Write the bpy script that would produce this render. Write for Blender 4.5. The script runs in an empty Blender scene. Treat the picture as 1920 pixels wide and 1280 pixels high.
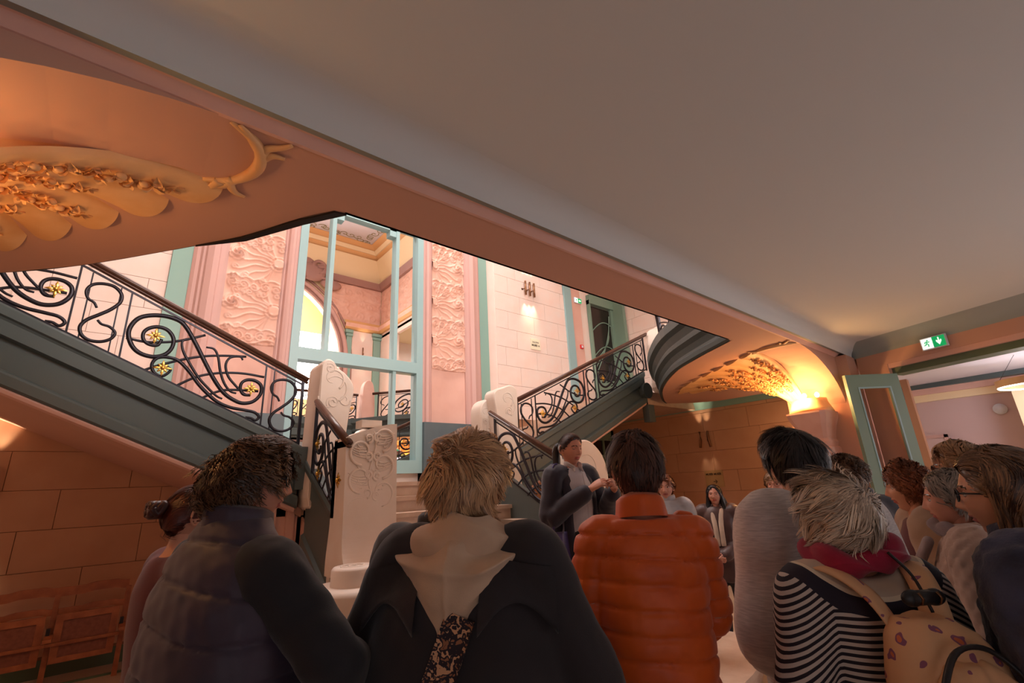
import bpy, math, random
import numpy as np
from mathutils import Vector, Matrix
C = bpy.context.scene.collection
RNG = np.random.default_rng(7)
PI = math.pi

# ------------------------------------------------------------------ camera, world, lights, exposure
CAMZ = 1.69
def set_camera():
    pitch, roll, yaw = 0.3017, -0.05077, 0.8611
    cp, sp = math.cos(pitch), math.sin(pitch)
    F = Vector((math.cos(yaw)*cp, math.sin(yaw)*cp, sp))
    R = Vector((math.sin(yaw), -math.cos(yaw), 0)); U = R.cross(F)
    R2 = math.cos(roll)*R + math.sin(roll)*U
    U2 = -math.sin(roll)*R + math.cos(roll)*U
    cd = bpy.data.cameras.new('camera'); co = bpy.data.objects.new('camera', cd); C.objects.link(co)
    cd.sensor_width = 36; cd.lens = 877.7/1920*36; cd.clip_start = .05; cd.clip_end = 100
    m = Matrix((R2, U2, -F)).transposed().to_4x4(); m.translation = Vector((0, 0, CAMZ))
    co.matrix_world = m
    bpy.context.scene.camera = co
set_camera()
sc = bpy.context.scene
sc.view_settings.view_transform = 'Standard'; sc.view_settings.look = 'None'
sc.view_settings.gamma = 1; sc.view_settings.use_curve_mapping = False
sc.view_settings.exposure = 0.0
w = bpy.data.worlds.new('world'); sc.world = w; w.use_nodes = True
w.node_tree.nodes['Background'].inputs[0].default_value = (.8, .85, 1, 1)
w.node_tree.nodes['Background'].inputs[1].default_value = .15

def light(kind, name, loc, energy, color, size=1, target=None, spot=60, blend=.5, sizey=None):
    l = bpy.data.lights.new(name, kind); l.energy = energy; l.color = color
    if kind == 'AREA':
        l.size = size
        if sizey: l.shape = 'RECTANGLE'; l.size_y = sizey
    elif kind == 'SPOT':
        l.spot_size = math.radians(spot); l.spot_blend = blend; l.shadow_soft_size = size
    else: l.shadow_soft_size = size
    o = bpy.data.objects.new(name, l); C.objects.link(o); o.location = loc
    if target is not None:
        o.rotation_euler = (Vector(target)-Vector(loc)).to_track_quat('-Z', 'Y').to_euler()
    return o
WARM = (1, .78, .55); NEUT = (1, .90, .82); AMB = (1, .50, .17); DAY = (.85, .92, 1)
# stair hall, tall and bright: added overhead fill grazing the reliefs, then bay daylight
light('AREA', 'hall_top_fill', (3.1, 6.1, 10.6), 420, (1, .92, .88), 5.5, (3.1, 6.4, 0), sizey=1.6)
light('AREA', 'bay_window', (3.1, -3.1, 6.3), 740, (1, .93, .92), 6.0, (3.1, 8, 5.2), sizey=3.2)
# unseen fills added behind the visitors, aimed up to brighten the low ceiling
light('AREA', 'low_ceiling_fill', (-1.6, -3.6, 1.2), 26, (.92, .93, 1.0), 3.6, (1.2, -.5, 3.3), sizey=2.2)
light('AREA', 'low_ceiling_fill', (4.6, -3.6, 1.2), 60, (.92, .93, 1.0), 3.6, (3.4, -.8, 3.3), sizey=1.6)
light('POINT', 'hall_glow', (-2.4, 5.8, 1.9), 12, (1, .55, .30), .2)
light('POINT', 'hall_glow', (9.2, 3.3, 2.5), 9, (1, .62, .36), .3)
light('POINT', 'room_fill', (9.4, -.2, 2.35), 45, (.95, .93, 1), .3)  # added point near the ring lamp, lifts the far room's ceiling
light('POINT', 'room_fill', (9.6, -2.4, 2.35), 95, (.95, .93, 1), .3)  # second unseen point, added to brighten the far room

# ------------------------------------------------------------------ materials
def mat(name, col, rough=.6, metal=0, bump=None, col2=None, emis=None, spec=None, trans=0, ior=None, sheen=0, alpha=None):
    """bump=(scale,strength,dist)  col2=(color,scale,lo,hi[,stretch])"""
    m = bpy.data.materials.new(name); m.use_nodes = True
    nt = m.node_tree; b = nt.nodes['Principled BSDF']
    b.inputs['Base Color'].default_value = (*col, 1); b.inputs['Roughness'].default_value = rough
    b.inputs['Metallic'].default_value = metal
    if spec is not None: b.inputs['Specular IOR Level'].default_value = spec
    if trans: b.inputs['Transmission Weight'].default_value = trans
    if ior: b.inputs['IOR'].default_value = ior
    if sheen: b.inputs['Sheen Weight'].default_value = sheen
    if emis: b.inputs['Emission Color'].default_value = (*emis[0], 1); b.inputs['Emission Strength'].default_value = emis[1]
    tc = None
    if bump or col2:
        tc = nt.nodes.new('ShaderNodeTexCoord')
    if col2:
        mp = nt.nodes.new('ShaderNodeMapping'); nt.links.new(tc.outputs['Object'], mp.inputs[0])
        mp.inputs['Scale'].default_value = col2[4] if len(col2) > 4 else (1, 1, 1)
        n = nt.nodes.new('ShaderNodeTexNoise'); n.inputs['Scale'].default_value = col2[1]; n.inputs['Detail'].default_value = 5
        r = nt.nodes.new('ShaderNodeValToRGB')
        r.color_ramp.elements[0].position = col2[2]; r.color_ramp.elements[1].position = col2[3]
        r.color_ramp.elements[0].color = (*col, 1); r.color_ramp.elements[1].color = (*col2[0], 1)
        nt.links.new(mp.outputs[0], n.inputs['Vector']); nt.links.new(n.outputs[0], r.inputs[0]); nt.links.new(r.outputs[0], b.inputs['Base Color'])
    if bump:
        n = nt.nodes.new('ShaderNodeTexNoise'); n.inputs['Scale'].default_value = bump[0]; n.inputs['Detail'].default_value = 6
        bp = nt.nodes.new('ShaderNodeBump'); bp.inputs['Strength'].default_value = bump[1]; bp.inputs['Distance'].default_value = bump[2] if len(bump) > 2 else .01
        nt.links.new(tc.outputs['Object'], n.inputs['Vector']); nt.links.new(n.outputs[0], bp.inputs['Height']); nt.links.new(bp.outputs[0], b.inputs['Normal'])
    return m
def s2l(*c): return tuple(((x/255+.055)/1.055)**2.4 if x > 10 else x/255/12.92 for x in c)
M = {}
M['ceiling'] = mat('ceiling_paint', s2l(208, 210, 208), .9, bump=(3, .03, .05))
M['cove'] = mat('cove_paint', s2l(150, 156, 152), .85, bump=(4, .04, .05))
M['beamgrey'] = mat('beam_grey_paint', s2l(158, 166, 164), .85)
M['pink'] = mat('pink_plaster', s2l(226, 182, 168), .7, bump=(14, .05, .01), col2=(s2l(220, 174, 160), 3, .4, .65))
M['soffit'] = mat('soffit_paint', s2l(206, 160, 140), .8, bump=(5, .03, .03))
M['mauve'] = mat('mauve_moulding', s2l(205, 165, 158), .55, bump=(20, .03, .01))
M['relief'] = mat('relief_plaster', s2l(228, 178, 158), .6, bump=(60, .12, .004), col2=(s2l(236, 194, 178), 5, .35, .7))
M['stone'] = mat('cream_stone', s2l(238, 222, 214), .7, bump=(40, .1, .004), col2=(s2l(240, 214, 203), 2.6, .35, .7))
M['lstone'] = mat('lower_wall_stone', s2l(205, 160, 128), .75, bump=(30, .08, .004), col2=(s2l(198, 150, 118), 2.2, .35, .7))
M['joint'] = mat('stone_joint', s2l(186, 150, 132), .9)
M['ljoint'] = mat('lower_joint', s2l(160, 116, 88), .9)
M['teal'] = mat('sea_green_paint', s2l(138, 178, 168), .45)
M['blue'] = mat('pale_blue_frame_paint', s2l(150, 186, 190), .4)
M['slate'] = mat('slate_green_paint', s2l(78, 92, 94), .42, bump=(8, .03, .01), col2=(s2l(84, 96, 96), 2, .3, .7))
M['dado'] = mat('slate_dado_paint', s2l(82, 98, 106), .45, col2=(s2l(90, 104, 110), 2, .3, .7))
M['green'] = mat('olive_green_paint', s2l(92, 110, 84), .5)
M['doorgreen'] = mat('door_green_paint', s2l(122, 150, 134), .4, bump=(30, .03, .003))
M['white'] = mat('white_stone', s2l(236, 224, 214), .55, bump=(25, .06, .006), col2=(s2l(230, 214, 200), 4, .3, .7))
M['tread'] = mat('stone_step', s2l(206, 180, 160), .55, bump=(40, .1, .003), col2=(s2l(190, 158, 136), 6, .3, .7))
M['floor'] = mat('terrazzo_floor', s2l(196, 172, 148), .38, col2=(s2l(176, 150, 126), 120, .35, .65))
M['iron'] = mat('black_wrought_iron', s2l(46, 44, 52), .35, metal=.6, bump=(60, .1, .002))
M['gold'] = mat('gilded_metal', s2l(232, 190, 96), .28, metal=1)
M['rail'] = mat('brown_varnished_wood', s2l(92, 58, 44), .28, col2=(s2l(70, 42, 32), 8, .3, .7, (1, 6, 6)))
M['mirror'] = mat('mirror_glass', (.93, .94, .93), .01, metal=1)
M['glass'] = mat('clear_glass', (1, 1, 1), .02, trans=1, ior=1.1)
M['wood'] = mat('old_chair_wood', s2l(186, 110, 66), .45, bump=(30, .1, .003), col2=(s2l(146, 80, 46), 9, .3, .7, (1, 6, 1)))
M['wood2'] = mat('chair_panel_wood', s2l(150, 88, 64), .5, bump=(60, .2, .003), col2=(s2l(126, 70, 50), 30, .3, .7))
M['brass'] = mat('bronze_metal', s2l(150, 112, 84), .35, metal=.9)
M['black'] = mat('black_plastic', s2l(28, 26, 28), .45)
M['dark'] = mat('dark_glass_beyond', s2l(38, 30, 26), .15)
M['bulb'] = mat('lit_bulb', (1, .8, .5), .4, emis=((1, .62, .24), 90))
M['ring'] = mat('lit_ring', (1, .9, .8), .4, emis=((1, .92, .82), 8))
M['lampskin'] = mat('lamp_brass', s2l(214, 176, 128), .4, metal=.4)
M['signgreen'] = mat('exit_sign_green', s2l(0, 160, 90), .5, emis=(s2l(0, 160, 90), .8))
M['signwhite'] = mat('exit_sign_white', (.9, .95, .92), .5, emis=((.9, 1, .95), .9))
M['paper'] = mat('sign_cream', s2l(238, 232, 206), .6)
M['signolive'] = mat('sign_ochre', s2l(184, 150, 104), .6)
M['ink'] = mat('sign_ink', s2l(60, 44, 30), .6)
M['red'] = mat('red_plastic', s2l(214, 40, 44), .35)
M['whitep'] = mat('white_plastic', s2l(224, 224, 234), .4)
M['lilac'] = mat('pale_lilac_ceiling', s2l(214, 208, 216), .8)
M['roompink'] = mat('room_pink_wall', s2l(206, 178, 176), .8, bump=(8, .03, .02))
M['cream'] = mat('cream_plaster', s2l(244, 222, 182), .8)
M['goldcream'] = mat('ochre_cornice', s2l(226, 176, 120), .6)
M['mould'] = mat('mauve_brown_moulding', s2l(166, 128, 120), .6)
M['fan'] = mat('fan_plaster', s2l(236, 190, 138), .55, bump=(50, .15, .003), col2=(s2l(226, 172, 116), 6, .35, .7))

# ------------------------------------------------------------------ mesh helpers
def mesh(name, V, F, m, parent=None, smooth=False, mi=None, mats=None):
    me = bpy.data.meshes.new(name)
    V = np.asarray(V, dtype=np.float64)
    me.from_pydata(V.tolist() if len(V) else [], [], [tuple(int(i) for i in f) for f in F])
    if mats: [me.materials.append(x) for x in mats]
    elif m: me.materials.append(m)
    if mi is not None: me.polygons.foreach_set('material_index', np.asarray(mi, dtype=np.int32))
    if smooth: me.polygons.foreach_set('use_smooth', [True]*len(me.polygons))
    me.update()
    o = bpy.data.objects.new(name, me); C.objects.link(o)
    if parent: o.parent = parent
    return o
class B:
    def __init__(s): s.V = []; s.F = []; s.MI = []; s.n = 0
    def add(s, V, F, mi=0):
        V = np.asarray(V, float).reshape(-1, 3)
        s.V.append(V); s.F += [tuple(int(i)+s.n for i in f) for f in F]; s.MI += [mi]*len(F); s.n += len(V); return s
    def box(s, a, b, mi=0, M4=None):
        x0, y0, z0 = a; x1, y1, z1 = b
        V = np.array([(x0, y0, z0), (x1, y0, z0), (x1, y1, z0), (x0, y1, z0), (x0, y0, z1), (x1, y0, z1), (x1, y1, z1), (x0, y1, z1)])
        if M4 is not None: V = xf(V, M4)
        return s.add(V, [(0, 3, 2, 1), (4, 5, 6, 7), (0, 1, 5, 4), (1, 2, 6, 5), (2, 3, 7, 6), (3, 0, 4, 7)], mi)
    def tube(s, P, r, seg=8, mi=0, flat=None, closed=False, up=(0, 0, 1)):
        V, F = tube(P, r, seg, flat, closed, up); return s.add(V, F, mi)
    def ell(s, c, r, n=(12, 10), mi=0, R=None):
        V, F = ellip(c, r, n, R); return s.add(V, F, mi)
    def prism(s, poly, axis, a, b, mi=0):
        V, F = prism(poly, axis, a, b); return s.add(V, F, mi)
    def out(s, name, m=None, parent=None, smooth=False, mats=None):
        return mesh(name, np.vstack(s.V), s.F, m, parent, smooth, s.MI if mats else None, mats)
def xf(V, M4):
    A = np.array(M4); V = np.asarray(V, float)
    return V@A[:3, :3].T + A[:3, 3]
def TRS(loc=(0, 0, 0), rz=0, rx=0, ry=0, s=1):
    return Matrix.Translation(loc)@Matrix.Rotation(rz, 4, 'Z')@Matrix.Rotation(ry, 4, 'Y')@Matrix.Rotation(rx, 4, 'X')@Matrix.Scale(s, 4)
def ellip(c, r, n=(12, 10), R=None):
    nu, nv = n; V = []
    for j in range(nv+1):
        t = PI*j/nv
        for i in range(nu):
            p = 2*PI*i/nu; V.append((math.sin(t)*math.cos(p)*r[0], math.sin(t)*math.sin(p)*r[1], math.cos(t)*r[2]))
    V = np.array(V)
    if R is not None: V = V@np.array(R.to_3x3()).T
    V = V+np.array(c); F = []
    for j in range(nv):
        for i in range(nu):
            a = j*nu+i; b = j*nu+(i+1) % nu
            F.append((a, a+nu, b+nu, b))
    return V, F
def prism(poly, axis, a, b):
    """poly: 2D points; axis 'x': (y,z) extruded in x, 'y': (x,z), 'z': (x,y)"""
    n = len(poly); V = []
    for t in (a, b):
        for p, q in poly:
            V.append((t, p, q) if axis == 'x' else (p, t, q) if axis == 'y' else (p, q, t))
    F = [tuple(range(n)), tuple(range(2*n-1, n-1, -1))]
    for i in range(n):
        j = (i+1) % n; F.append((i, i+n, j+n, j))
    return V, F
def smoothpath(P, k=6, closed=False):
    P = np.asarray(P, float); n = len(P); out = []
    rng = range(n if closed else n-1)
    for i in rng:
        p0 = P[(i-1) % n] if closed or i > 0 else 2*P[0]-P[1]
        p1 = P[i]; p2 = P[(i+1) % n]
        p3 = P[(i+2) % n] if closed or i < n-2 else 2*P[-1]-P[-2]
        for j in range(k):
            t = j/k
            out.append(.5*((2*p1)+(-p0+p2)*t+(2*p0-5*p1+4*p2-p3)*t*t+(-p0+3*p1-3*p2+p3)*t**3))
    if not closed: out.append(P[-1])
    return np.array(out)
def tube(P, r, seg=8, flat=None, closed=False, up=(0, 0, 1)):
    """flat=(a,b): scale of section along side / up directions"""
    P = np.asarray(P, float); n = len(P)
    r = np.ones(n)*r if np.isscalar(r) else np.asarray(r, float)
    if r.ndim == 1: r = np.stack([r, r], 1)
    if flat: r = r*np.array(flat)
    if closed: T = np.roll(P, -1, 0)-np.roll(P, 1, 0)
    else: T = np.gradient(P, axis=0)
    T /= np.linalg.norm(T, axis=1)[:, None]+1e-9
    up = np.array(up, float); V = []
    for i in range(n):
        t = T[i]; u = up-t*(up@t)
        if np.linalg.norm(u) < 1e-3: u = np.array([1., 0, 0])-t*t[0]
        u /= np.linalg.norm(u); s = np.cross(t, u)
        for k in range(seg):
            a = 2*PI*(k+.5)/seg
            V.append(P[i]+s*math.cos(a)*r[i, 0]+u*math.sin(a)*r[i, 1])
    F = []
    for i in range(n if closed else n-1):
        i2 = (i+1) % n
        for k in range(seg):
            k2 = (k+1) % seg; F.append((i*seg+k, i*seg+k2, i2*seg+k2, i2*seg+k))
    if not closed:
        F.append(tuple(range(seg-1, -1, -1))); F.append(tuple((n-1)*seg+k for k in range(seg)))
    return np.array(V), F
def grid(f, nu, nv, closeu=False):
    """f(u,v)->points for arrays u,v in 0..1"""
    u = np.linspace(0, 1, nu, endpoint=not closeu); v = np.linspace(0, 1, nv)
    U, W = np.meshgrid(u, v); P = f(U.ravel(), W.ravel()); F = []
    for j in range(nv-1):
        for i in range(nu if closeu else nu-1):
            a = j*nu+i; b = j*nu+(i+1) % nu; F.append((a, b, b+nu, a+nu))
    return P, F
def empty(name, loc=(0, 0, 0), rz=0):
    o = bpy.data.objects.new(name, None); C.objects.link(o); o.location = loc; o.rotation_euler = (0, 0, rz); o.empty_display_size = .1
    return o
def tag(o, label=None, cat=None, group=None, kind=None):
    if label: o['label'] = label
    if cat: o['category'] = cat
    if group: o['group'] = group
    if kind: o['kind'] = kind
    return o
def struct(o): o['kind'] = 'structure'; return o
def box(name, a, b, m, parent=None): return B().box(a, b).out(name, m, parent)
def copytree(o, parent=None, M4=None):
    c = o.copy(); C.objects.link(c)
    if parent: c.parent = parent
    for ch in list(o.children): copytree(ch, c)
    return c
def text(name, s, size, m, parent, M4, ext=.002, bold=0):
    cu = bpy.data.curves.new(name, 'FONT'); cu.body = s; cu.size = size; cu.extrude = ext; cu.offset = bold; cu.align_x = 'CENTER'; cu.align_y = 'CENTER'
    t = bpy.data.objects.new(name, cu); C.objects.link(t)
    dg = bpy.context.evaluated_depsgraph_get(); me = bpy.data.meshes.new_from_object(t.evaluated_get(dg))
    bpy.data.objects.remove(t); me.transform(M4); me.materials.clear(); me.materials.append(m)
    o = bpy.data.objects.new(name, me); C.objects.link(o)
    if parent: o.parent = parent
    return o
def noise3(P, k, seed=0, n=10):
    r = np.random.default_rng(seed); P = np.asarray(P); out = np.zeros(len(P))
    for i in range(n):
        d = r.normal(size=3); d /= np.linalg.norm(d)
        out += np.sin(P@d*k*r.uniform(.5, 1.6)+r.uniform(0, 6.28))
    return out/math.sqrt(n)
def sst(a, b, x):
    t = np.clip((x-a)/(b-a), 0, 1); return t*t*(3-2*t)
def spiral(cx, cy, r0, r1, a0, turns, n=40):
    t = np.linspace(0, 1, n); r = r0+(r1-r0)*t; a = a0+turns*2*PI*t
    return np.stack([cx+r*np.cos(a), cy+r*np.sin(a)], 1)
def heightfield(W, H, curves, step, ridge=.012, amp=.014, extra=None):
    """plaster relief: W x H panel, curves = list of (Nx2 path, width, height)"""
    nu = max(3, int(W/step)); nv = max(3, int(H/step))
    u = np.linspace(0, W, nu); v = np.linspace(0, H, nv); U, W2 = np.meshgrid(u, v); P = np.stack([U.ravel(), W2.ravel()], 1)
    h = np.zeros(len(P))
    for c, wd, ht in curves:
        c = np.asarray(c); lo = c.min(0)-3*wd; hi = c.max(0)+3*wd
        idx = np.where((P[:, 0] > lo[0]) & (P[:, 0] < hi[0]) & (P[:, 1] > lo[1]) & (P[:, 1] < hi[1]))[0]
        if len(idx) == 0: continue
        d = np.full(len(idx), 9.)
        for k in range(len(c)-1):
            a = c[k]; ab = c[k+1]-a; q = P[idx]-a
            t = np.clip((q@ab)/(ab@ab+1e-9), 0, 1); dd = np.linalg.norm(q-t[:, None]*ab, axis=1); d = np.minimum(d, dd)
        h[idx] = np.maximum(h[idx], ht*np.exp(-(d/wd)**2))
    if extra is not None: h += extra(P)
    F = []
    for j in range(nv-1):
        for i in range(nu-1):
            a = j*nu+i; F.append((a, a+1, a+nu+1, a+nu))
    return P, h, F
# ------------------------------------------------------------------ setting
AX = 3.1
YB = 7.75          # long back wall
HS = 3.16          # soffit of the upper floor
LZ = 1.8175        # landing
UF = 3.69          # upper floor
root_floor = struct(box('floor', (-4, -4, -.1), (15, YB+.1, 0), M['floor']))

def blocks(parent, frame, u0, u1, z0, z1, course, zref, length, m, seed=0, depth=.02):
    """ashlar blocks of one wall; frame(u,z,d)->xyz ; every block an object sharing mesh data"""
    cache = {}; r = random.Random(seed)
    k = math.floor((z0-zref)/course)
    while zref+k*course < z1:
        a = max(z0, zref+k*course); b = min(z1, zref+(k+1)*course)
        if b-a > .03:
            u = u0-(length*.5 if k % 2 else length*.05)-r.uniform(0, .2)
            while u < u1:
                L = length*r.choice((.85, 1, 1, 1.15)); p = max(u, u0); q = min(u+L, u1)
                if q-p > .05:
                    key = (round(q-p, 3), round(b-a, 3))
                    if key not in cache:
                        g = .0014; e = .002; w, h = q-p-2*g, b-a-2*g
                        P = [(0, 0, 0), (w, 0, 0), (w, h, 0), (0, h, 0), (e, e, depth), (w-e, e, depth), (w-e, h-e, depth), (e, h-e, depth)]
                        V = [np.array(frame(*x))-np.array(frame(0, 0, 0)) for x in P]
                        F = [(4, 5, 6, 7), (0, 1, 5, 4), (1, 2, 6, 5), (2, 3, 7, 6), (3, 0, 4, 7)]
                        me = bpy.data.meshes.new('stone_block'); me.from_pydata([tuple(v) for v in V], [], F); me.materials.append(m); cache[key] = me
                    o = bpy.data.objects.new('stone_block', cache[key]); C.objects.link(o); o.parent = parent
                    o.location = frame(p+.0014, a+.0014, 0)
                u += L
        k += 1
fB = lambda u, z, d: (u, YB-d, z)
wb = struct(box('wall_back', (-4.1, YB, 0), (10.9, YB+.2, 11.2), M['stone']))
B().box((-4, YB-.004, 0), (1.2, YB, LZ+1.5)).box((4.6, YB-.004, 0), (10, YB, 3.1)).out('lower_wall_face', M['ljoint'], wb)
blocks(wb, fB, -1.6, 1.6, .18, 3.3, .43, 1.92, .95, M['lstone'], 1)
blocks(wb, fB, 6.2, 8.49, 3.1, 7.0, .434, 3.84, .82, M['stone'], 2)
blocks(wb, fB, -1.2, .25, 3.3, 5.9, .434, 3.84, .82, M['stone'], 3)
blocks(wb, fB, 4.7, 8.3, .18, 2.9, .43, 1.92, .95, M['lstone'], 4)
struct(box('baseboard_back', (-4, YB-.03, 0), (8.25, YB-.004, .17), M['green']))
# pilaster strips, mouldings and relief panels on the back wall (mirrored about the stair axis)
def molding(name, x0, x1, prof, m, z0, z1):
    """prof: list of (t 0..1, depth)"""
    n = len(prof); V = []; F = []
    for z in (z0, z1):
        for t, d in prof: V.append((x0+(x1-x0)*t, YB-d, z))
    for i in range(n-1): F.append((i, i+1, n+i+1, n+i))
    F.append(tuple(range(n))[::-1]); F.append(tuple(range(n, 2*n)))
    return struct(mesh(name, V, F, m))
PR = [(0, 0), (0, .06), (.1, .09), (.2, .09), (.26, .13), (.33, .13), (.38, .17), (.55, .2), (.72, .17), (.76, .13), (.9, .12), (1, .12), (1, 0)]
PR2 = [(0, 0), (0, .1), (.12, .12), (.2, .12), (.3, .17), (.5, .19), (.7, .17), (.78, .13), (1, .13), (1, 0)]
def both(x0, x1, f):
    f(x0, x1, 0); f(2*AX-x1, 2*AX-x0, 1)
k = [1]
def strip(name, m, d, z0, z1):
    def f(a, b, mir):
        k[0] += 1; struct(box('trim_%d' % k[0], (a, YB-d, z0), (b, YB, z1), m))
    return f
both(.25, .49, strip('', M['teal'], .05, 2.6, 8.2))
def mold(prof, z0, z1, m):
    def f(a, b, mir):
        k[0] += 1; p = prof if not mir else [(1-t, d) for t, d in prof][::-1]
        molding('trim_%d' % k[0], a, b, p, m, z0, z1)
    return f
both(.49, .93, mold(PR, 2.5, 8.2, M['mauve']))
both(1.70, 1.92, mold(PR2, LZ, 8.2, M['mauve']))
def relief_panel(a, b, mir):
    W = b-a; z0, z1 = 3.95, 8.0; H = z1-z0; r = random.Random(5); cs = []
    # concave pink ground behind, then relief with shells, waves and roses
    V, F = grid(lambda u, v: np.stack([a+W*u, YB-.03-.05*np.abs(np.cos(PI*u))**1.5*0-.06*(2*u-1)**2, LZ+(8.2-LZ)*v], 1), 15, 2)
    k[0] += 1; struct(mesh('trim_%d' % k[0], V, F, M['pink'], smooth=True))
    def S(c, turns, a0, r1, w=.014, h=.022, r0=.01): cs.append((spiral(c[0], c[1], r0, r1, a0, turns, 34), w, h))
    per = .82
    for i in range(int(H/per)+1):
        y = .12+i*per
        xr = W-.06 if not mir else .06; s = -1 if not mir else 1          # sun disc on one side, rays across
        for q in range(9):
            an = (q-4)*.30; L = .62+.1*math.sin(q*2.1); t = np.linspace(.1, L, 12)
            wx = xr+s*t*math.cos(an)*1.0; wy = y+.45+t*math.sin(an)+.03*np.sin(t*14+q)
            cs.append((np.stack([np.clip(wx, .01, W-.01), wy], 1), .012, .014))
            cs.append((spiral(min(max(xr+s*(L+.02)*math.cos(an), .03), W-.03), y+.45+L*math.sin(an), .008, .05, q, 1.4*(-1)**q, 22), .011, .018))
        for q in range(5): S((.1+q*(W-.16)/4, y+.02*math.sin(q*3)), 1.5*(-1)**q, 1.2+q, .075, .012, .024)
        for q in range(4): S((.16+q*(W-.2)/3, y-.11), 1.2, 3+q, .055, .011, .02)
        t = np.linspace(0, 1, 40); cs.append((np.stack([.03+t*(W-.06), y+.1+.035*np.abs(np.sin(t*PI*4))], 1), .011, .022))
    t = np.linspace(0, 1, 50); cs.append((np.stack([.05+t*(W-.1), .03+.03*np.sin(t*9)+.12*(2*t-1)**2*.3], 1), .016, .03))
    def extra(P):
        h = np.zeros(len(P))
        for i in range(int(H/per)+1):
            xr = W-.06 if not mir else .06; d = np.hypot(P[:, 0]-xr, P[:, 1]-(.57+i*per)); h += .028*sst(.10, .075, d)+.012*np.exp(-((d-.12)/.012)**2)
            xo = .13 if not mir else W-.13; q = P-np.array([xo, .62+i*per]); rr = np.hypot(q[:, 0], q[:, 1]); an = np.arctan2(q[:, 1], q[:, 0])
            h += .05*np.exp(-(rr/.085)**2)*(1+.7*np.sin(an*3+rr*110))
            q = P-np.array([xo-.03 if not mir else xo+.03, .22+i*per]); rr = np.hypot(q[:, 0], q[:, 1]); an = np.arctan2(q[:, 1], q[:, 0])
            h += .04*np.exp(-(rr/.05)**2)*(1+.7*np.sin(an*3+rr*150))
        return h
    P, h, F = heightfield(W, H, cs, .0125, extra=extra)
    V = np.stack([a+P[:, 0], YB-.045-.06*(2*P[:, 0]/W-1)**2-h*1.5, z0+P[:, 1]], 1)
    e = (P[:, 1] < .012); V[e, 1] = YB-.03-.06*(2*P[e, 0]/W-1)**2
    k[0] += 1; o = mesh('wall_relief_panel', V, F, M['relief'], smooth=True)
    tag(o, 'pink plaster relief panel of shells, waves and roses, %s of the mirrored doors' % ('right' if mir else 'left'), 'relief', 'relief panels beside the mirrored doors')
both(.93, 1.70, relief_panel)
for a, b in ((.49, 1.92), (4.28, 5.71)):
    B().box((a, YB-.22, 2.3), (b, YB, 2.9)).box((max(a, 1.3), YB-.22, LZ), (min(b, 4.9), YB, 2.3)).box((max(a, 1.3), YB-.235, LZ), (min(b, 4.9), YB, LZ+.19)).out('baseboard_dado', M['dado'])['kind'] = 'structure'
for a, b in ((6.2, 8.49),): pass
struct(box('trim_90', (8.49, YB-.06, 3.1), (8.75, YB, 8.2), M['blue']))
struct(box('trim_91', (8.75, YB-.03, 3.1), (9.12, YB, 8.2), M['pink']))
# glazed green door on the upper landing, with curved bars
dr = struct(empty('door_1', (9.40, YB-.05, 3.39)))
B().box((0, -.06, 0), (.05, .04, 3.1)).box((.90, -.06, 0), (1.0, .04, 3.1)).box((1.0, -.4, 0), (1.12, .04, 3.3)).box((0, -.1, 2.98), (1.0, .04, 3.25)).box((.05, -.02, 0), (.90, .0, .9)).out('door_frame', M['doorgreen'], dr)
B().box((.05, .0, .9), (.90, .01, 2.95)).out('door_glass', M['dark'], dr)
b = B(); t = np.linspace(0, 1, 18)
for s in (.12, .42, .72): b.tube(np.stack([.07+.80*np.sin(t*1.5)**1.0*(1-s*.2), -.02+0*t, .95+1.95*t*(1-s*.5)+s*.6*(1-t)], 1), .016, 6)
for s in (1.5, 2.2): b.tube(np.stack([.05+.85*t, -.02+0*t, s+.35*np.sin(t*2.2)], 1), .016, 6)
b.out('glazing_bar', M['doorgreen'], dr)
wr = struct(box('wall_right_upper', (10.6, 2.0, 3.39), (10.8, YB, 8.2), M['joint']))
fR = lambda u, z, d: (10.6-d, u, z)
blocks(wr, fR, 5.0, YB-.1, 3.4, 7.0, .434, 3.84, .82, M['stone'], 6)
# ---- mirrored doors
mr = tag(empty('mirror_door', (AX, YB-.02, 2.01)), 'tall mirrored double doors in a pale blue frame on the landing', 'mirror')
def mb(name, x0, x1, z0, z1, y0=-.13, y1=0): return box(name, (x0, y0, z0), (x1, y1, z1), M['blue'], mr)
mb('stile', -1.18, -1.05, 0, 6.0); mb('stile', 1.05, 1.18, 0, 6.0); mb('bottom_rail', -1.05, 1.05, 0, .22); mb('transom', -1.05, 1.05, 1.79, 1.99)
for x in (-.62, .62): mb('mullion', x-.03, x+.03, .22, 1.79, -.10, 0); mb('mullion', x-.035, x+.035, 1.99, 6.0, -.11, 0)
B().box((-.62, -.1, 4.62), (.62, 0, 4.75)).box((-.62, -.1, 4.5), (-.45, 0, 4.66)).box((.45, -.1, 4.5), (.62, 0, 4.66)).box((-1.1, -.1, 4.72), (-.6, 0, 4.85)).box((.6, -.1, 4.72), (1.1, 0, 4.85)).out('head_rail', M['blue'], mr)
for x0, x1 in ((-1.05, -.65), (-.59, .59), (.65, 1.05)):
    for z0, z1 in ((.22, 1.79), (1.99, 6.0)):
        mesh('mirror_pane', [(x0, -.02, z0), (x1, -.02, z0), (x1, -.02, z1), (x0, -.02, z1)], [(0, 1, 2, 3)], M['mirror'], mr)
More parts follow.
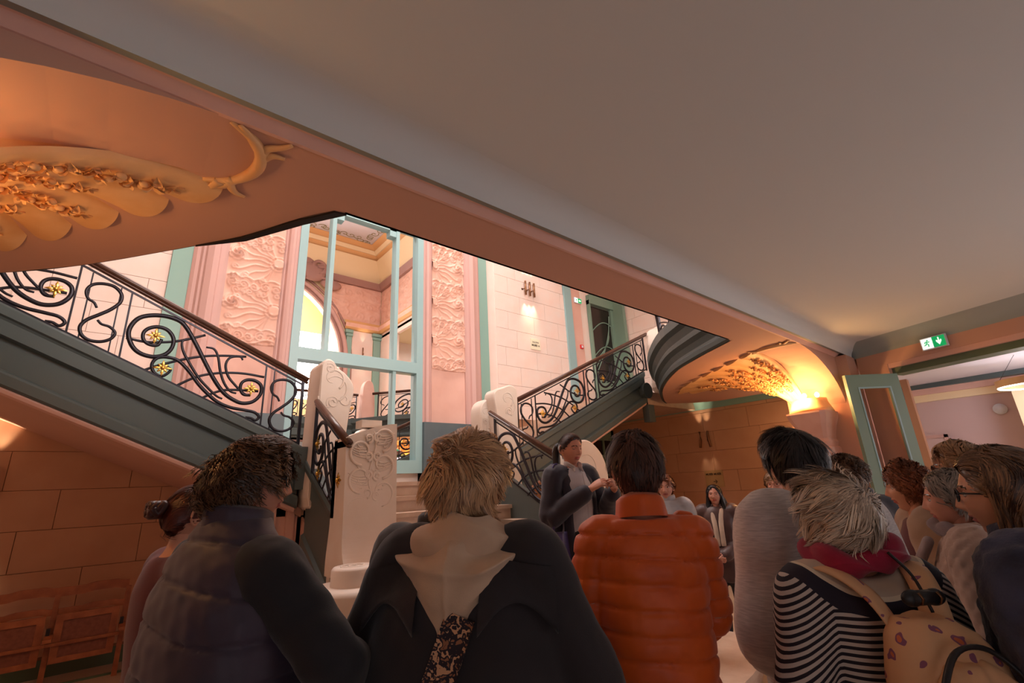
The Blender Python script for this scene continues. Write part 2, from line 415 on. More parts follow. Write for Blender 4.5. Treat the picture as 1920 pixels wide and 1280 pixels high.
# ---- upper floor slab: soffit, floor, cornice
LC = [(-2.6, 5.3), (-1.9, 5.05), (-1.3, 4.6), (-.72, 4.16), (-.33, 3.77), (.09, 3.24), (.39, 2.83), (.6, 2.45), (.73, 2.26)]
RC = [(5.2, 2.26), (5.61, 2.91), (6.12, 3.56), (7.07, 4.37), (8.05, 4.98), (8.5, 5.2)]
poly = [(-4, 1.845), (-4, 5.3)]+LC+RC+[(9.0, 4.9), (9.3, 4.5), (9.35, 3.7), (9.35, 1.845)]
from mathutils.geometry import tessellate_polygon
def polyprism(name, poly, z0, z1, m, mt=None):
    n = len(poly); V = [(x, y, z0) for x, y in poly]+[(x, y, z1) for x, y in poly]; F = []
    for t in tessellate_polygon([[Vector((x, y, 0)) for x, y in poly]]): F.append(t); F.append(tuple(i+n for i in reversed(t)))
    for i in range(n): j = (i+1) % n; F.append((i, j, j+n, i+n))
    o = mesh(name, V, F, m); return o
struct(polyprism('ceiling_soffit', poly, HS, HS+.05, M['soffit']))
pol2 = [(-4, -4), (-4, 5.3)]+LC+RC+[(10.7, 5.2), (10.7, -4)]
struct(polyprism('upper_floor', pol2, 3.5, UF, M['tread']))
def sweep(name, path, prof, m, parent=None, smooth=False, mi=None, mats=None):
    """path 2D open, prof list of (offset to the left of travel, z)"""
    P = np.array(path, float); T = np.gradient(P, axis=0); T /= np.linalg.norm(T, axis=1)[:, None]; N = np.stack([-T[:, 1], T[:, 0]], 1)
    V = []; F = []; n = len(prof)
    for i in range(len(P)):
        for o, z in prof: V.append((P[i, 0]+N[i, 0]*o, P[i, 1]+N[i, 1]*o, z))
    for i in range(len(P)-1):
        for j in range(n-1): F.append((i*n+j, i*n+j+1, (i+1)*n+j+1, (i+1)*n+j))
    return mesh(name, V, F, m, parent, smooth)
CP = [(-.02, HS-.0), (.0, HS), (.03, HS+.02), (.04, HS+.07), (.0, HS+.10), (.0, HS+.13), (.03, HS+.2), (.08, HS+.25), (.085, HS+.29), (.06, HS+.3), (.06, HS+.33), (.1, HS+.42), (.16, HS+.47), (.165, UF+.06), (.1, UF+.07), (-.2, UF+.07)]
struct(sweep('trim_97', smoothpath(RC, 5), CP, M['slate']))
struct(sweep('trim_95', smoothpath(LC, 5), [(a*.2, z) for a, z in CP], M['slate']))
struct(sweep('trim_96', [(.78, 2.26), (5.15, 2.26)], [(-.02, HS), (0, HS), (0, HS+.1), (.05, HS+.12), (.05, HS+.3), (.1, HS+.42), (.1, UF+.07), (-.2, UF+.07)], M['slate']))
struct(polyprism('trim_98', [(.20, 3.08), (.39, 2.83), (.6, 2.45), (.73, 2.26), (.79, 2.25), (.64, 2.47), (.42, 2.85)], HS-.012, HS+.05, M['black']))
# ---- low hall ceiling, cove and beam mouldings
struct(box('ceiling', (-4, -4, 3.31), (9, 1.60, 3.36), M['ceiling']))
def xsweep(name, prof, x0, x1, m, smooth=False):
    V = []; F = []; n = len(prof)
    for x in (x0, x1):
        for y, z in prof: V.append((x, y, z))
    for j in range(n-1): F.append((j, j+1, n+j+1, n+j))
    return struct(mesh(name, V, F, m, smooth=smooth))
arc = [(1.575+.15*math.cos(t), HS+.15*math.sin(t)) for t in np.linspace(0, PI/2, 10)]
xsweep('trim_60', arc, -4, 7.6, M['ceiling'], True)
xsweep('trim_61', [(1.725, HS+.035), (1.73, HS+.03), (1.79, HS+.03)], -4, 7.6, M['beamgrey'])
xsweep('trim_62', [(1.785, HS+.031), (1.80, HS+.028), (1.84, HS-.006), (1.86, HS-.006)], -4, 7.35, M['pink'])
# header wall on the right with its wide opening
P0 = np.array([7.66, 1.70]); DH = np.array([-.323, -.946]); NH = np.array([-.946, .323])
def hp(s, o=0): p = P0+DH*s+NH*o; return (float(p[0]), float(p[1]))
def hbox(name, s0, s1, z0, z1, o0, o1, m, parent=None):
    q = [hp(s0, o0), hp(s1, o0), hp(s1, o1), hp(s0, o1)]
    V, F = prism(q, 'z', z0, z1); return mesh(name, V, F, m, parent)
struct(hbox('wall_header', 0, 6.5, 2.98, 3.4, -.3, 0, M['soffit'])); struct(hbox('trim_63', .30, 6.5, 2.92, 2.98, -.28, -.01, M['pink']))
struct(hbox('wall_jamb', 0, .36, 0, 2.98, -.10, 0, M['soffit'])); struct(hbox('trim_64', .34, 5.6, 2.84, 2.92, -.3, -.06, M['green']))
struct(hbox('wall_jamb_far', 3.9, 6.5, 0, 2.98, -.4, 0, M['soffit']))
arc2 = [(.0+.24-.24*math.cos(t), HS-.02+.17*math.sin(t)) for t in np.linspace(0, PI/2, 10)]
V = []; F = []
for s in (-.1, 6.5):
    for o, z in arc2: V.append((*hp(s, o), z))
for j in range(9): F.append((j, j+1, 10+j+1, 10+j))
struct(mesh('trim_65', V, F, M['beamgrey'], smooth=True))
# pier beside the column
struct(box('wall_pier', (7.3, 1.72, 0), (7.8, 2.55, HS), M['soffit']))
struct(box('wall_pier_left', (-2.0, 1.62, 0), (-1.1, 2.55, HS), M['soffit']))
for mir in (0, 1):
    X = lambda x: 2*AX-x if mir else x
    t = np.linspace(0, PI/2, 14)
    pl = [(X(7.32-1.42*(1-math.cos(a))), 2.42+(HS-2.42)*math.sin(a)) for a in t]+[(X(7.32), HS+.02)]
    if mir: pl = pl[::-1]
    V, F = prism(pl, 'y', 1.85, 2.30)
    struct(mesh('wall_spandrel', V, F, M['soffit'], smooth=False))
# niche to the right: far wall with sconce, cove ceiling
wn = struct(box('wall_right', (9.9, 1.6, 0), (10.05, YB, 3.4), M['ljoint']))
blocks(wn, lambda u, z, d: (9.9-d, u, z), 1.9, YB, .2, 3.12, .41, .18, .85, M['lstone'], 8)
struct(box('baseboard_right', (9.86, 1.9, 0), (9.88, YB, .17), M['green']))
struct(box('ceiling_niche', (9.0, 1.8, 3.49), (10.0, 5.2, 3.53), M['teal']))
V = []; F = []
for y in (1.8, YB):
    for a in np.linspace(0, PI/2, 8): V.append((9.88-.35*(1-math.cos(a)), y, 3.12+.37*math.sin(a)))
for j in range(7): F.append((j, j+1, 8+j+1, 8+j))
struct(mesh('trim_66', V, F, M['teal'], smooth=True))
struct(box('wall_niche_side', (7.8, 1.95, 0), (9.9, 2.1, 3.4), M['soffit']))
# lower glazed door at the end of the back wall
d2 = struct(empty('door_2', (8.75, YB-.03, 0)))
b = B().box((0, -.06, 0), (.1, 0, 2.95)).box((1.0, -.06, 0), (1.1, 0, 2.95)).box((0, -.06, 2.7), (1.1, 0, 2.95)).box((.66, -.05, 0), (.72, 0, 2.7))
for z in (.9, 1.4, 1.85, 2.3): b.box((.1, -.045, z), (1.0, 0, z+.05))
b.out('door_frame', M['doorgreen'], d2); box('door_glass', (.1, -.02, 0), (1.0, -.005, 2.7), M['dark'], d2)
# enclosing walls outside the frame
for n, a, b_ in (('wall_left', (-4.2, -4, 0), (-4, YB, 11.2)), ('wall_behind', (-4, -4.2, 0), (15, -4, 3.5))):
    struct(box(n, a, b_, M['soffit'] if n == 'wall_behind' else M['stone']))
# ---- room beyond the header
struct(box('ceiling_room', (7.75, -4, 3.08), (11.0, 1.9, 3.12), M['lilac']))
struct(box('wall_room_far', (11.0, -4, 0), (11.2, 1.9, 3.4), M['roompink']))
struct(box('wall_room_side', (7.75, 1.9, 0), (11.2, 2.0, 3.4), M['cream']))
struct(polyprism('trim_67', [(10.55, -4), (10.6, -1), (10.68, .2), (10.78, 1), (10.9, 1.9), (11.0, 1.9), (11.0, -4)], 3.0, 3.079, M['slate']))
struct(box('trim_68', (10.88, -4, 2.90), (11.0, 1.9, 3.0), M['pink'])); struct(box('trim_69', (10.94, -4, 2.78), (11.0, 1.9, 2.90), M['cream']))
struct(box('wall_room_return', (10.4, -4, 0), (11.0, .5, 2.78), M['cream']))
d3 = struct(empty('door_3', (10.98, 1.5, 0))); B().box((-.03, 0, 0), (.0, .38, 2.15)).out('door_leaf', M['roompink'], d3)
B().box((-.05, -.05, 0), (0, 0, 2.2)).box((-.05, -.05, 2.15), (0, .4, 2.2)).out('door_frame', M['mauve'], d3)
B().ell((-.06, .12, 1.98-.0), (.015, .012, .07)).out('door_handle', M['black'], d3, True)

# ------------------------------------------------------------------ staircase
ST = tag(empty('staircase', (AX, 5.41, 0)), 'grand stone staircase with central steps rising to the landing', 'staircase')
def rel(V, o): return np.asarray(V, float)-np.array(o.location)
nose = [2.15, 2.5, 2.86, 3.22, 3.58, 3.93, 4.27, 4.57, 4.85, 5.12, 5.41]
ris = LZ/11
for i, y in enumerate(nose):
    z = ris*(i+1); yb = nose[i+1]+.05 if i < 10 else 5.6
    if i < 3:                     # the lowest steps sweep outward in a curve
        hw = (2.35, 1.85, 1.5)[i]; t = np.linspace(-1, 1, 25)
        pts = [(2.85+hw*s, y+(.45, .45, .35)[i]*abs(s)**4) for s in t]+[(2.85+hw, y+1.4), (2.85-hw*.55, y+1.4)]
        pts = [(max(x, 1.75), q) for x, q in pts]
        V1, F1 = prism(pts, 'z', z-ris, z-.045); P2 = [(x, q-.03) for x, q in pts[:-2]]+pts[-2:]
        V2, F2 = prism(P2, 'z', z-.045, z)
        b = B().add(V1, F1).add(V2, F2)
    else:
        b = B().box((1.68, y, 0 if i > 8 else z-ris), (4.02, yb+.3, z-.045)).box((1.68, y-.035, z-.045), (4.02, yb+.3, z))
    b.V = [rel(v, ST) for v in b.V]; b.out('step', M['tread'], ST)
b = B().box((1.3, 5.5, LZ-.3), (4.9, YB, LZ)); b.V = [rel(v, ST) for v in b.V]; b.out('landing', M['tread'], ST)
# walls under the landing
b = B().box((1.22, 5.50, 0), (1.62, 5.7, LZ+.1)).box((1.30, 5.46, 0), (1.40, 5.5, LZ+.1)).box((1.50, 5.46, 0), (1.58, 5.5, LZ+.1)).box((1.22, 5.7, 0), (1.3, YB, LZ-.2))
b.V = [rel(v, ST) for v in b.V]; b.out('landing_wall', M['pink'], ST); b = B()
b.box((4.58, 5.5, 0), (4.98, 5.7, LZ+.1)).box((4.9, 5.7, 0), (4.98, YB, LZ-.2))
b.V = [rel(v, ST) for v in b.V]; b.out('landing_wall', M['pink'], ST)
# stringers
SP = [(.10, 0), (-.035, 0), (-.05, -.02), (-.05, -.09), (-.03, -.105), (-.02, -.125), (-.02, -.24), (.0, -.25), (.035, -.26), (.035, -.49), (.0, -.50), (-.02, -.51), (-.035, -.53), (-.035, -.61), (-.01, -.63), (.10, -.63)]
def stringer(o, dr_, slope, u0, u1, side, m=None, name='stringer', parent=ST, prof=SP, cap=True):
    dr_ = np.array(dr_, float); side = np.array(side, float); V = []; n = len(prof)
    for u in (u0, u1):
        for a, v in prof: V.append(np.array(o)+dr_*u+side*(-a)+np.array([0, 0, v+slope*u]))
    F = [(j, (j+1) % n, n+(j+1) % n, n+j) for j in range(n)]
    if cap: F += [tuple(range(n))[::-1], tuple(range(n, 2*n))]
    return mesh(name, rel(V, parent), F, m or M['slate'], parent)
SL = .4575
def czl(x): return 2.938-SL*x
def flight(mir):
    sx = -1 if mir else 1; X = lambda x: 2*AX-x if mir else x
    fl = tag(empty('stair_flight', (X(1.55), 5.4, LZ)), 'upper stair flight rising to the %s from the landing' % ('right' if mir else 'left'), 'staircase', 'upper stair flights')
    o = (X(1.55), 5.4, czl(1.55))
    stringer(o, (-sx, 0, 0), SL, -.02, 3.9 if not mir else 3.47, (0, -1, 0), parent=fl)
    b = B().box((min(X(1.53), X(1.63)), 5.36, LZ-.04), (max(X(1.53), X(1.63)), 5.6, czl(1.58))); b.V = [rel(v, fl) for v in b.V]; b.out('stringer_end', M['slate'], fl)
    stringer(o, (-sx, 0, 0), SL, 0, 3.9 if not mir else 3.47, (0, -1, 0), M['pink'], 'soffit_edge', fl, [(.10, -.60), (.0, -.62), (-.012, -.645), (.0, -.67), (.04, -.68), (.10, -.68)])
    stringer(o, (-sx, 0, 0), SL, -.1, 3.9 if not mir else 3.47, (0, -1, 0), M['soffit'], 'flight_soffit', fl, [(.09, -.60), (.09, -.68), (.25, -.70), (2.35, -.70), (2.35, -.60)])
    for i in range(11 if not mir else 10):
        x = 1.55-.345*i; z = LZ+(i+1)*.1578
        a, b_ = X(x), X(x-.38); B1 = B().box((min(a, b_), 5.46, z-.21), (max(a, b_), YB, z)); B1.V = [rel(v, fl) for v in B1.V]; B1.out('step', M['tread'], fl)
    return fl
flight(0); flight(1)
struct(box('upper_landing', (8.1, 5.35, 3.14), (10.6, YB, 3.40), M['tread']))
# scroll at the head of the right stringer
b = B(); b.tube([(8.12, 5.33, 3.42), (8.12, 5.6, 3.42)], .16, 18); b.box((8.1, 5.36, 2.80), (8.30, 5.5, 3.50)); b.out('stringer_scroll', M['slate'])['kind'] = 'structure'
# side stringers of the central steps
CS = .55
def czc(y): return 1.69+.35-.55*(5.3-y)
for x, s in ((1.71, -1), (4.0, 1)):
    stringer((x, 5.35, czc(5.35)), (0, -1, 0), -CS, 0, 1.1 if s < 0 else 1.9, (s, 0, 0), M['slate'], 'stringer', ST, [(-.0, 0), (-.10, 0), (-.11, -.04), (-.10, -.10), (-.075, -.13), (-.075, -.30), (-.06, -.31), (-.06, -.72), (-.09, -.74), (-.09, -.86), (0, -.86)])
b = B().box((1.66, 3.9, 0), (1.74, 5.5, .85)).add(*prism([(3.9, .85), (5.5, .85), (5.5, 1.5), (4.9, 1.2)], 'x', 1.66, 1.74)); b.V = [rel(v, ST) for v in b.V]; b.out('side_wall', M['pink'], ST)
b = B().box((3.94, 3.4, 0), (4.02, 5.5, .85)).add(*prism([(3.4, .6), (3.9, .85), (5.5, .85), (5.5, 1.5), (4.9, 1.2)], 'x', 3.94, 4.02)); b.V = [rel(v, ST) for v in b.V]; b.out('side_wall', M['pink'], ST)

# ---- newels of white stone with carved leaves
def newel(name, label, poly, y0, y1, carve, cs=(), mat_=None, zoff=0, group='stone newels of the grand staircase'):
    """poly in (x,z); front face towards -y carries the carving heightfield clipped to the outline"""
    cx = sum(p[0] for p in poly)/len(poly); zb = min(p[1] for p in poly); r = tag(empty(name, (cx, (y0+y1)/2, zb)), label, 'newel', group)
    sp = smoothpath(poly, 5, True); mat_ = mat_ or M['white']
    n = len(sp); e = .018; c = sp.mean(0); ins = sp-(sp-c)/np.linalg.norm(sp-c, axis=1)[:, None]*e
    V = [(x, y0, z) for x, z in ins]+[(x, y0+e, z) for x, z in sp]+[(x, y1-e, z) for x, z in sp]+[(x, y1, z) for x, z in ins]; F = []
    for q in range(3):
        for i in range(n): j = (i+1) % n; F.append((q*n+i, q*n+j, (q+1)*n+j, (q+1)*n+i))
    tess = tessellate_polygon([[Vector((x, z, 0)) for x, z in ins]])
    F += [tuple(t) for t in tess]+[tuple(3*n+i for i in reversed(t)) for t in tess]
    mesh('body', rel(V, r), F, mat_, r)
    if carve:
        b = B()
        for path, rr in carve:
            P = np.array([(x, y0-.001, z) for x, z in path]); b.tube(P, np.stack([np.linspace(rr, rr*.35, len(P))]*2, 1), 6, flat=(1, .8), up=(0, 1, 0))
        b.V = [rel(v, r) for v in b.V]; b.out('carving', mat_, r, True)
    return r
def leafscroll(x0, z0, w, n, h, s=1):
    out = []
    for i in range(n):
        z = z0+i*h/n; sg = (-1)**i*s
        out.append((spiral(x0+sg*w*.3, z+h/n*.55, w*.36, w*.04, -PI/2 if sg > 0 else -PI/2, sg*1.35, 30), .014))
        for q in range(4): t = np.linspace(0, 1, 9); out.append((np.stack([x0+sg*w*(.1+.45*t+.03*q), z+h/n*(.15+.2*q)+.06*t*t-.03*t], 1), .009))
    t = np.linspace(0, 1, 20); out.append((np.stack([x0+.03*np.sin(t*9), z0+t*h], 1), .012))
    return out
newel('newel_post', 'white stone newel at the top left of the central steps, with carved scrolls', [(1.63, 1.60), (1.64, 2.3), (1.655, 3.0), (1.67, 3.12), (1.72, 3.17), (1.785, 3.15), (1.84, 3.08), (1.93, 3.02), (2.01, 2.93), (2.035, 2.82), (2.0, 2.6), (1.97, 2.3), (1.95, 1.95), (1.92, 1.7)], 5.18, 5.62,
      [(spiral(1.80, 2.68, .02, .075, 0, 1.6), .013), (spiral(1.79, 2.95, .13, .05, -1, .9), .013), (spiral(1.80, 2.86, .17, .1, -1.2, .55), .012), (spiral(1.75, 3.06, .02, .06, 1, 1.2), .011), (spiral(1.93, 2.72, .07, .02, 0, -1.1), .011), (spiral(1.76, 2.72, .12, .09, 3, .35), .01)])
newel('newel_post', 'white stone newel with a swirl at the top right of the central steps', [(4.10, 1.6), (4.12, 2.2), (4.09, 2.7), (4.06, 2.93), (4.10, 3.03), (4.22, 3.08), (4.36, 3.13), (4.46, 3.11), (4.50, 3.03), (4.50, 2.6), (4.49, 1.9), (4.48, 1.6)], 5.18, 5.42,
      [(spiral(4.33, 2.74, .02, .07, 0, 1.6), .012), (spiral(4.30, 2.92, .12, .05, -1, .9), .012), (spiral(4.3, 2.83, .16, .1, -1.2, .55), .01)])
nv = newel('newel_volute', 'white stone volute standing behind the top right newel', [(3.98, 2.0), (3.96, 2.5), (3.95, 2.74), (3.99, 2.86), (4.08, 2.93), (4.2, 2.95), (4.3, 2.9), (4.32, 2.0)], 5.36, 5.62,
      [(spiral(4.03, 2.6, .02, .05, 0, 1.4), .01), (spiral(4.04, 2.74, .08, .03, -1, .9), .01)]+leafscroll(4.03, 2.1, .14, 3, .45))
# lower left newel: tall carved slab that sweeps down into a drum
NL = tag(empty('newel_post', (1.85, 4.2, 0)), 'tall cream stone newel with carved leaf scrolls sweeping down to a drum, lower left', 'newel', 'stone newels of the grand staircase')
def sweepnewel():
    prof = [(4.20, 2.33), (4.19, 2.0), (4.18, 1.7), (4.17, 1.45), (4.13, 1.27), (4.04, 1.14), (3.9, 1.07), (3.72, 1.04)]  # (y,z) front face centre line
    P = smoothpath(prof, 4); V = []; F = []; nx = 9
    for y, z in P:
        for i in range(nx):
            t = i/(nx-1); x0 = 1.60-.02*sst(1.5, 1.1, z); x1 = 2.09+.05*sst(1.3, 1.0, z)
            zt = z - (.14*(1-t)**1.5 if z > 2.2 else 0)
            V.append((x0+(x1-x0)*t, y+.0*t, zt))
    for j in range(len(P)-1):
        for i in range(nx-1): a = j*nx+i; F.append((a, a+nx, a+nx+1, a+1))
    b = B().add(V, F)
    front = [(x, y) for x, y in [(1.60, 4.2), (2.09, 4.2), (2.09, 4.48), (1.60, 4.48)]]
    # sides, back and top
    n = len(P)
    for x, q in ((1.60, 0), (2.09, 1)):
        col = [V[j*nx+(nx-1 if q else 0)] for j in range(n)]; b.add(col+[(c[0], 4.48, c[2] if c[2] > 1.1 else c[2]) for c in col], [(j, j+1, n+j+1, n+j) if q else (j, n+j, n+j+1, j+1) for j in range(n-1)])
    top = [V[i] for i in range(nx)]; b.add(top+[(p[0], 4.48, p[2]) for p in top], [(i, i+1, nx+i+1, nx+i) for i in range(nx-1)])
    b.box((1.60, 4.40, 0), (2.09, 4.48, 2.18))
    b.box((1.78, 4.3, 2.30), (1.98, 4.45, 2.37))
    b.V = [rel(v, NL) for v in b.V]; b.out('body', M['white'], NL)
    # carving
    b = B()
    for path, rr in leafscroll(1.845, 1.40, .34, 7, .84)+leafscroll(1.77, 1.5, .12, 9, .72)[::2]+leafscroll(1.93, 1.46, .12, 9, .78, -1)[::2]:
        P2 = np.array([(x, 4.185, z) for x, z in path]); b.tube(P2, np.stack([np.linspace(rr, rr*.4, len(P2))]*2, 1), 6, flat=(1, .7), up=(0, 1, 0))
    b.V = [rel(v, NL) for v in b.V]; b.out('carving', M['white'], NL, True)
    # drum: spiral wall joined to the sweep
    V = []; F = []; n = 48
    for j, (z, rr) in enumerate(((0, .40), (.1, .37), (.95, .34), (1.0, .34), (1.035, .325), (1.04, .0))):
        for i in range(n):
            a = 2*PI*i/n; r_ = rr*(1+.18*sst(.2, 1.0, math.cos(a))*sst(-.3, .8, math.sin(a)+.6)); V.append((1.62+r_*math.cos(a)*(1.25 if math.cos(a) > 0 else 1), 3.86+r_*math.sin(a), z))
    for j in range(5):
        for i in range(n): F.append((j*n+i, j*n+(i+1) % n, (j+1)*n+(i+1) % n, (j+1)*n+i))
    b = B().add(V, F); b.V = [rel(v, NL) for v in b.V]; b.out('drum', M['white'], NL, True)
    b = B(); V = []; F = []
    for z, rr in ((1.03, .175), (1.15, .17), (1.168, .155), (1.172, .13), (1.165, .11), (1.165, 0)):
        for i in range(n): a = 2*PI*i/n; V.append((1.60+rr*math.cos(a), 3.88+rr*math.sin(a), z))
    F = [(j*n+i, j*n+(i+1) % n, (j+1)*n+(i+1) % n, (j+1)*n+i) for j in range(5) for i in range(n)]
    b.add(V, F); b.tube(np.array([(x, y, 1.168) for x, y in spiral(1.60, 3.88, .02, .12, 0, 1.8)]), .008, 6)
    b.V = [rel(v, NL) for v in b.V]; b.out('volute_disc', M['white'], NL, True)
sweepnewel()
newel('newel_post', 'rounded cream stone newel behind the guide, lower right of the steps', [(4.22, 0), (4.22, 1.4), (4.25, 1.9), (4.33, 2.13), (4.47, 2.21), (4.64, 2.18), (4.80, 2.05), (4.88, 1.85), (4.89, 1.6), (4.95, 1.35), (5.0, 1.1), (4.96, .8), (4.95, 0)], 3.95, 4.3,
      [(spiral(4.52, 1.86, .03, .2, 0, 1.5), .014)])
newel('newel_post', 'white stone newel at the head of the right flight', [(8.42, 3.45), (8.40, 3.9), (8.36, 4.35), (8.42, 4.62), (8.55, 4.78), (8.75, 4.86), (8.88, 4.8), (8.90, 3.45)], 5.12, 5.42, leafscroll(8.64, 3.7, .3, 3, .9))
newel('newel_post', 'brown stone newel of the upper balcony seen in the mirror', [(5.36, 3.7), (5.36, 4.5), (5.40, 4.78), (5.52, 4.9), (5.66, 4.8), (5.72, 4.4), (5.7, 3.7)], 2.2, 2.45, [], mat_=M['pink'])

# ------------------------------------------------------------------ wrought iron railings
PAT = dict(
 S=[(-.225,.348),(-.251,.382),(-.296,.391),(-.319,.449),(-.29,.527),(-.222,.587),(-.138,.617),(-.077,.583),(-.073,.503),(-.127,.397),(-.198,.299),(-.274,.198),(-.305,.113),(-.281,.052),(-.22,.041),(-.142,.079),(-.083,.143),(-.064,.211),(-.109,.239),(-.168,.228),(-.201,.246)],
 big=[(.282,.365),(.26,.292),(.198,.26),(.148,.276),(.138,.339),(.175,.409),(.243,.464),(.319,.477),(.372,.426),(.371,.331),(.326,.239),(.241,.166),(.142,.141),(.073,.172),(.031,.259),(.042,.358),(.091,.46),(.183,.544),(.291,.603),(.398,.625),(.464,.593),(.562,.484),(.663,.351),(.765,.228),(.859,.154),(.954,.134),(1.038,.148),(1.128,.216),(1.186,.321),(1.186,.407),(1.134,.432),(1.058,.405),(1.006,.349),(.994,.28),(1.028,.236),(1.093,.261)],
 two=[(.349,.144),(.391,.122),(.337,.034),(.271,.031),(.243,.093),(.277,.176),(.356,.229),(.443,.245),(.54,.196),(.632,.12),(.72,.072),(.81,.041),(.927,.048),(1.064,.09),(1.149,.113),(1.195,.09),(1.166,.039),(1.118,.04),(1.072,.022)],
 three=[(.478,.493),(.445,.436),(.467,.354),(.54,.265),(.62,.184),(.707,.132),(.793,.093),(.848,.092)],
 four=[(.648,.509),(.719,.531),(.763,.473),(.798,.347),(.847,.25),(.909,.202),(.964,.211)],
 five=[(.985,.573),(.958,.594),(.869,.531),(.838,.433),(.873,.338),(.946,.285),(1.017,.251),(1.075,.246)],
 a1=[(.02,.218),(.151,.26),(.3,.346),(.443,.453),(.627,.623)],
 a2=[(.183,-.003),(.263,.082),(.355,.17),(.507,.306),(.651,.417),(.822,.524),(1.013,.627)],
 a3=[(.449,-.002),(.558,.128),(.675,.24),(.843,.357),(1.023,.45),(1.205,.516)],
 a4=[(.656,-.016),(.78,.121),(.907,.216),(1.163,.341)])
FL = [(.23, .361), (.327, .102), (1.091, .323)]
def flower_mesh():
    b = B()
    for i in range(8):
        a = i*PI/4; r = .042 if i % 2 == 0 else .030
        c, s = math.cos(a), math.sin(a); n = (-s*1.15, c*1.15); r *= 1.9
        P = [(0, 0, 0), (c*r*.55+n[0]*.011, .006, s*r*.55+n[1]*.011), (c*r, -.004, s*r), (c*r*.55-n[0]*.011, .006, s*r*.55-n[1]*.011), (c*r*.5, .014, s*r*.5)]
        b.add([(p[0], -p[1], p[2]) for p in P], [(0, 1, 4), (1, 2, 4), (2, 3, 4), (3, 0, 4)])
    b.ell((0, -.014, 0), (.018, .014, .018), (8, 6))
    me = b.out('flower', M['gold'], None, True); d = me.data; bpy.data.objects.remove(me); return d
FLM = flower_mesh()
def railing(label, o, dr_, slope, mods, us=1.0, group=None, endpost=True, side=1, ext=(.15, .05), scroll_h=1.0, flat_n=None):
    """mods: list of (kind,u0) with kind 'W' wide or 'N' narrow; root stands at o"""
    dr_ = np.array(dr_, float); nrm = np.cross(dr_, (0, 0, 1.)); r = tag(empty('stair_railing', o), label, 'railing', group)
    def P3(uv, off=0): uv = np.asarray(uv, float); return uv[:, :1]*us*dr_+np.array([[0, 0, 1.]])*(uv[:, 1:]*scroll_h+slope*uv[:, :1]*us)+nrm*off
    cache = {}
    def part(key, name, u0, mk, m):
        if key not in cache:
            b = B(); mk(b); ob = b.out(name, m, r, key[0] != 'bar'); cache[key] = ob.data
        else:
            ob = bpy.data.objects.new(name, cache[key]); C.objects.link(ob); ob.parent = r
        ob.location = tuple(P3([(u0, 0)])[0]); return ob
    UP = tuple(nrm)
    for kind, u0 in mods:
        if kind == 'W':
            for key in ('big', 'two', 'three', 'four', 'five', 'a1', 'a2', 'a3', 'a4'):
                w = .022 if key == 'big' else .018 if key in ('two',) else .0135
                def mk(b, key=key, w=w):
                    q = smoothpath(PAT[key], 5); n = len(q); rr = np.full(n, w)
                    if key[0] != 'a': rr = w*(.55+.45*np.sin(np.linspace(.35, PI-.35, n)))
                    b.tube(P3(q), rr, 6, flat=(1, .75 if key[0] != 'a' else .5), up=UP)
                part((key,), 'scroll' if key[0] != 'a' else 'cross_bar', u0, mk, M['iron'])
            for fu, fv in FL:
                f = bpy.data.objects.new('flower', FLM); C.objects.link(f); f.parent = r
                f.location = tuple(P3([(fu+u0, fv)], .02*side)[0]); f.rotation_euler = (0, 0, math.atan2(dr_[1], dr_[0])+(0 if side > 0 else PI))
            part(('bar', 0), 'bar', u0, lambda b: b.tube(P3([(0, -.0), (0, .66)]), .011, 4, up=UP), M['iron'])
            part(('bar', 0), 'bar', u0+1.217, None, M['iron'])
        else:
            def mk(b): q = smoothpath(PAT['S'], 5); b.tube(P3(q), .017*(.5+.5*np.sin(np.linspace(.3, PI-.3, len(q)))), 6, flat=(1, .75), up=UP)
            part(('S',), 'scroll', u0, mk, M['iron'])
            part(('bar', 1), 'bar', u0-.083, lambda b: b.tube(P3([(0, 0), (0, .64)]), .008, 4, up=UP), M['iron'])
            part(('bar', 1), 'bar', u0-.30, None, M['iron'])
    us_ = [u for k_, u in mods]; ua = min([u-(.385 if k_ == 'N' else 0) for k_, u in mods]); ub = max([u+(1.217 if k_ == 'W' else 0) for k_, u in mods])
    b = B(); b.tube(P3([(ua, .655), (ub, .655)]), .012, 4, up=UP); b.out('top_bar', M['iron'], r)
    b = B(); b.tube(P3([(ua, .012), (ub, .012)]), .012, 4, up=UP); b.out('bottom_bar', M['iron'], r)
    b = B(); b.tube(P3([(ua-ext[0], .735), (ub+ext[1], .735)]), .034, 12, flat=(1, .85), up=(0, 0, 1)); b.tube(P3([(ua-ext[0], .70), (ub+ext[1], .70)]), .018, 8, flat=(1.4, .8)); b.out('handrail', M['rail'], r, True)
    if endpost:
        for ue in ((ub,) if endpost == 1 else (ua, ub)):
            b = B(); b.tube(P3([(ue, -.02), (ue, .70)]), .02, 4, up=UP); b.out('post', M['iron'], r)
    return r
WN = [('N', 0), ('W', 0), ('N', 1.602), ('N', -1.602), ('W', -1.602)]
o0 = (-.0708, 5.39, czl(-.0708))
railing('black wrought iron stair railing with gilt flowers climbing to the left', o0, (1, 0, 0), -SL, WN, group=None)
railing('black wrought iron stair railing with gilt flowers climbing to the right', (2*AX+.0708, 5.39, czl(-.0708)), (-1, 0, 0), -SL, WN[:3]+[('N', -1.602), ('W', -1.602)], side=-1, endpost=2)
railing('short iron railing with gilt flowers on the left of the central steps', (1.62, 5.12, czc(5.12)), (0, -1, 0), -CS, [('W', 0)], us=.72, endpost=2, side=1, ext=(.02, .1), scroll_h=.98)
railing('short iron railing with scrolls on the right of the central steps', (4.0, 5.10, czc(5.10)), (0, -1, 0), -CS, [('W', 0)], us=.90, endpost=2, side=1, ext=(.12, .06), scroll_h=.98)
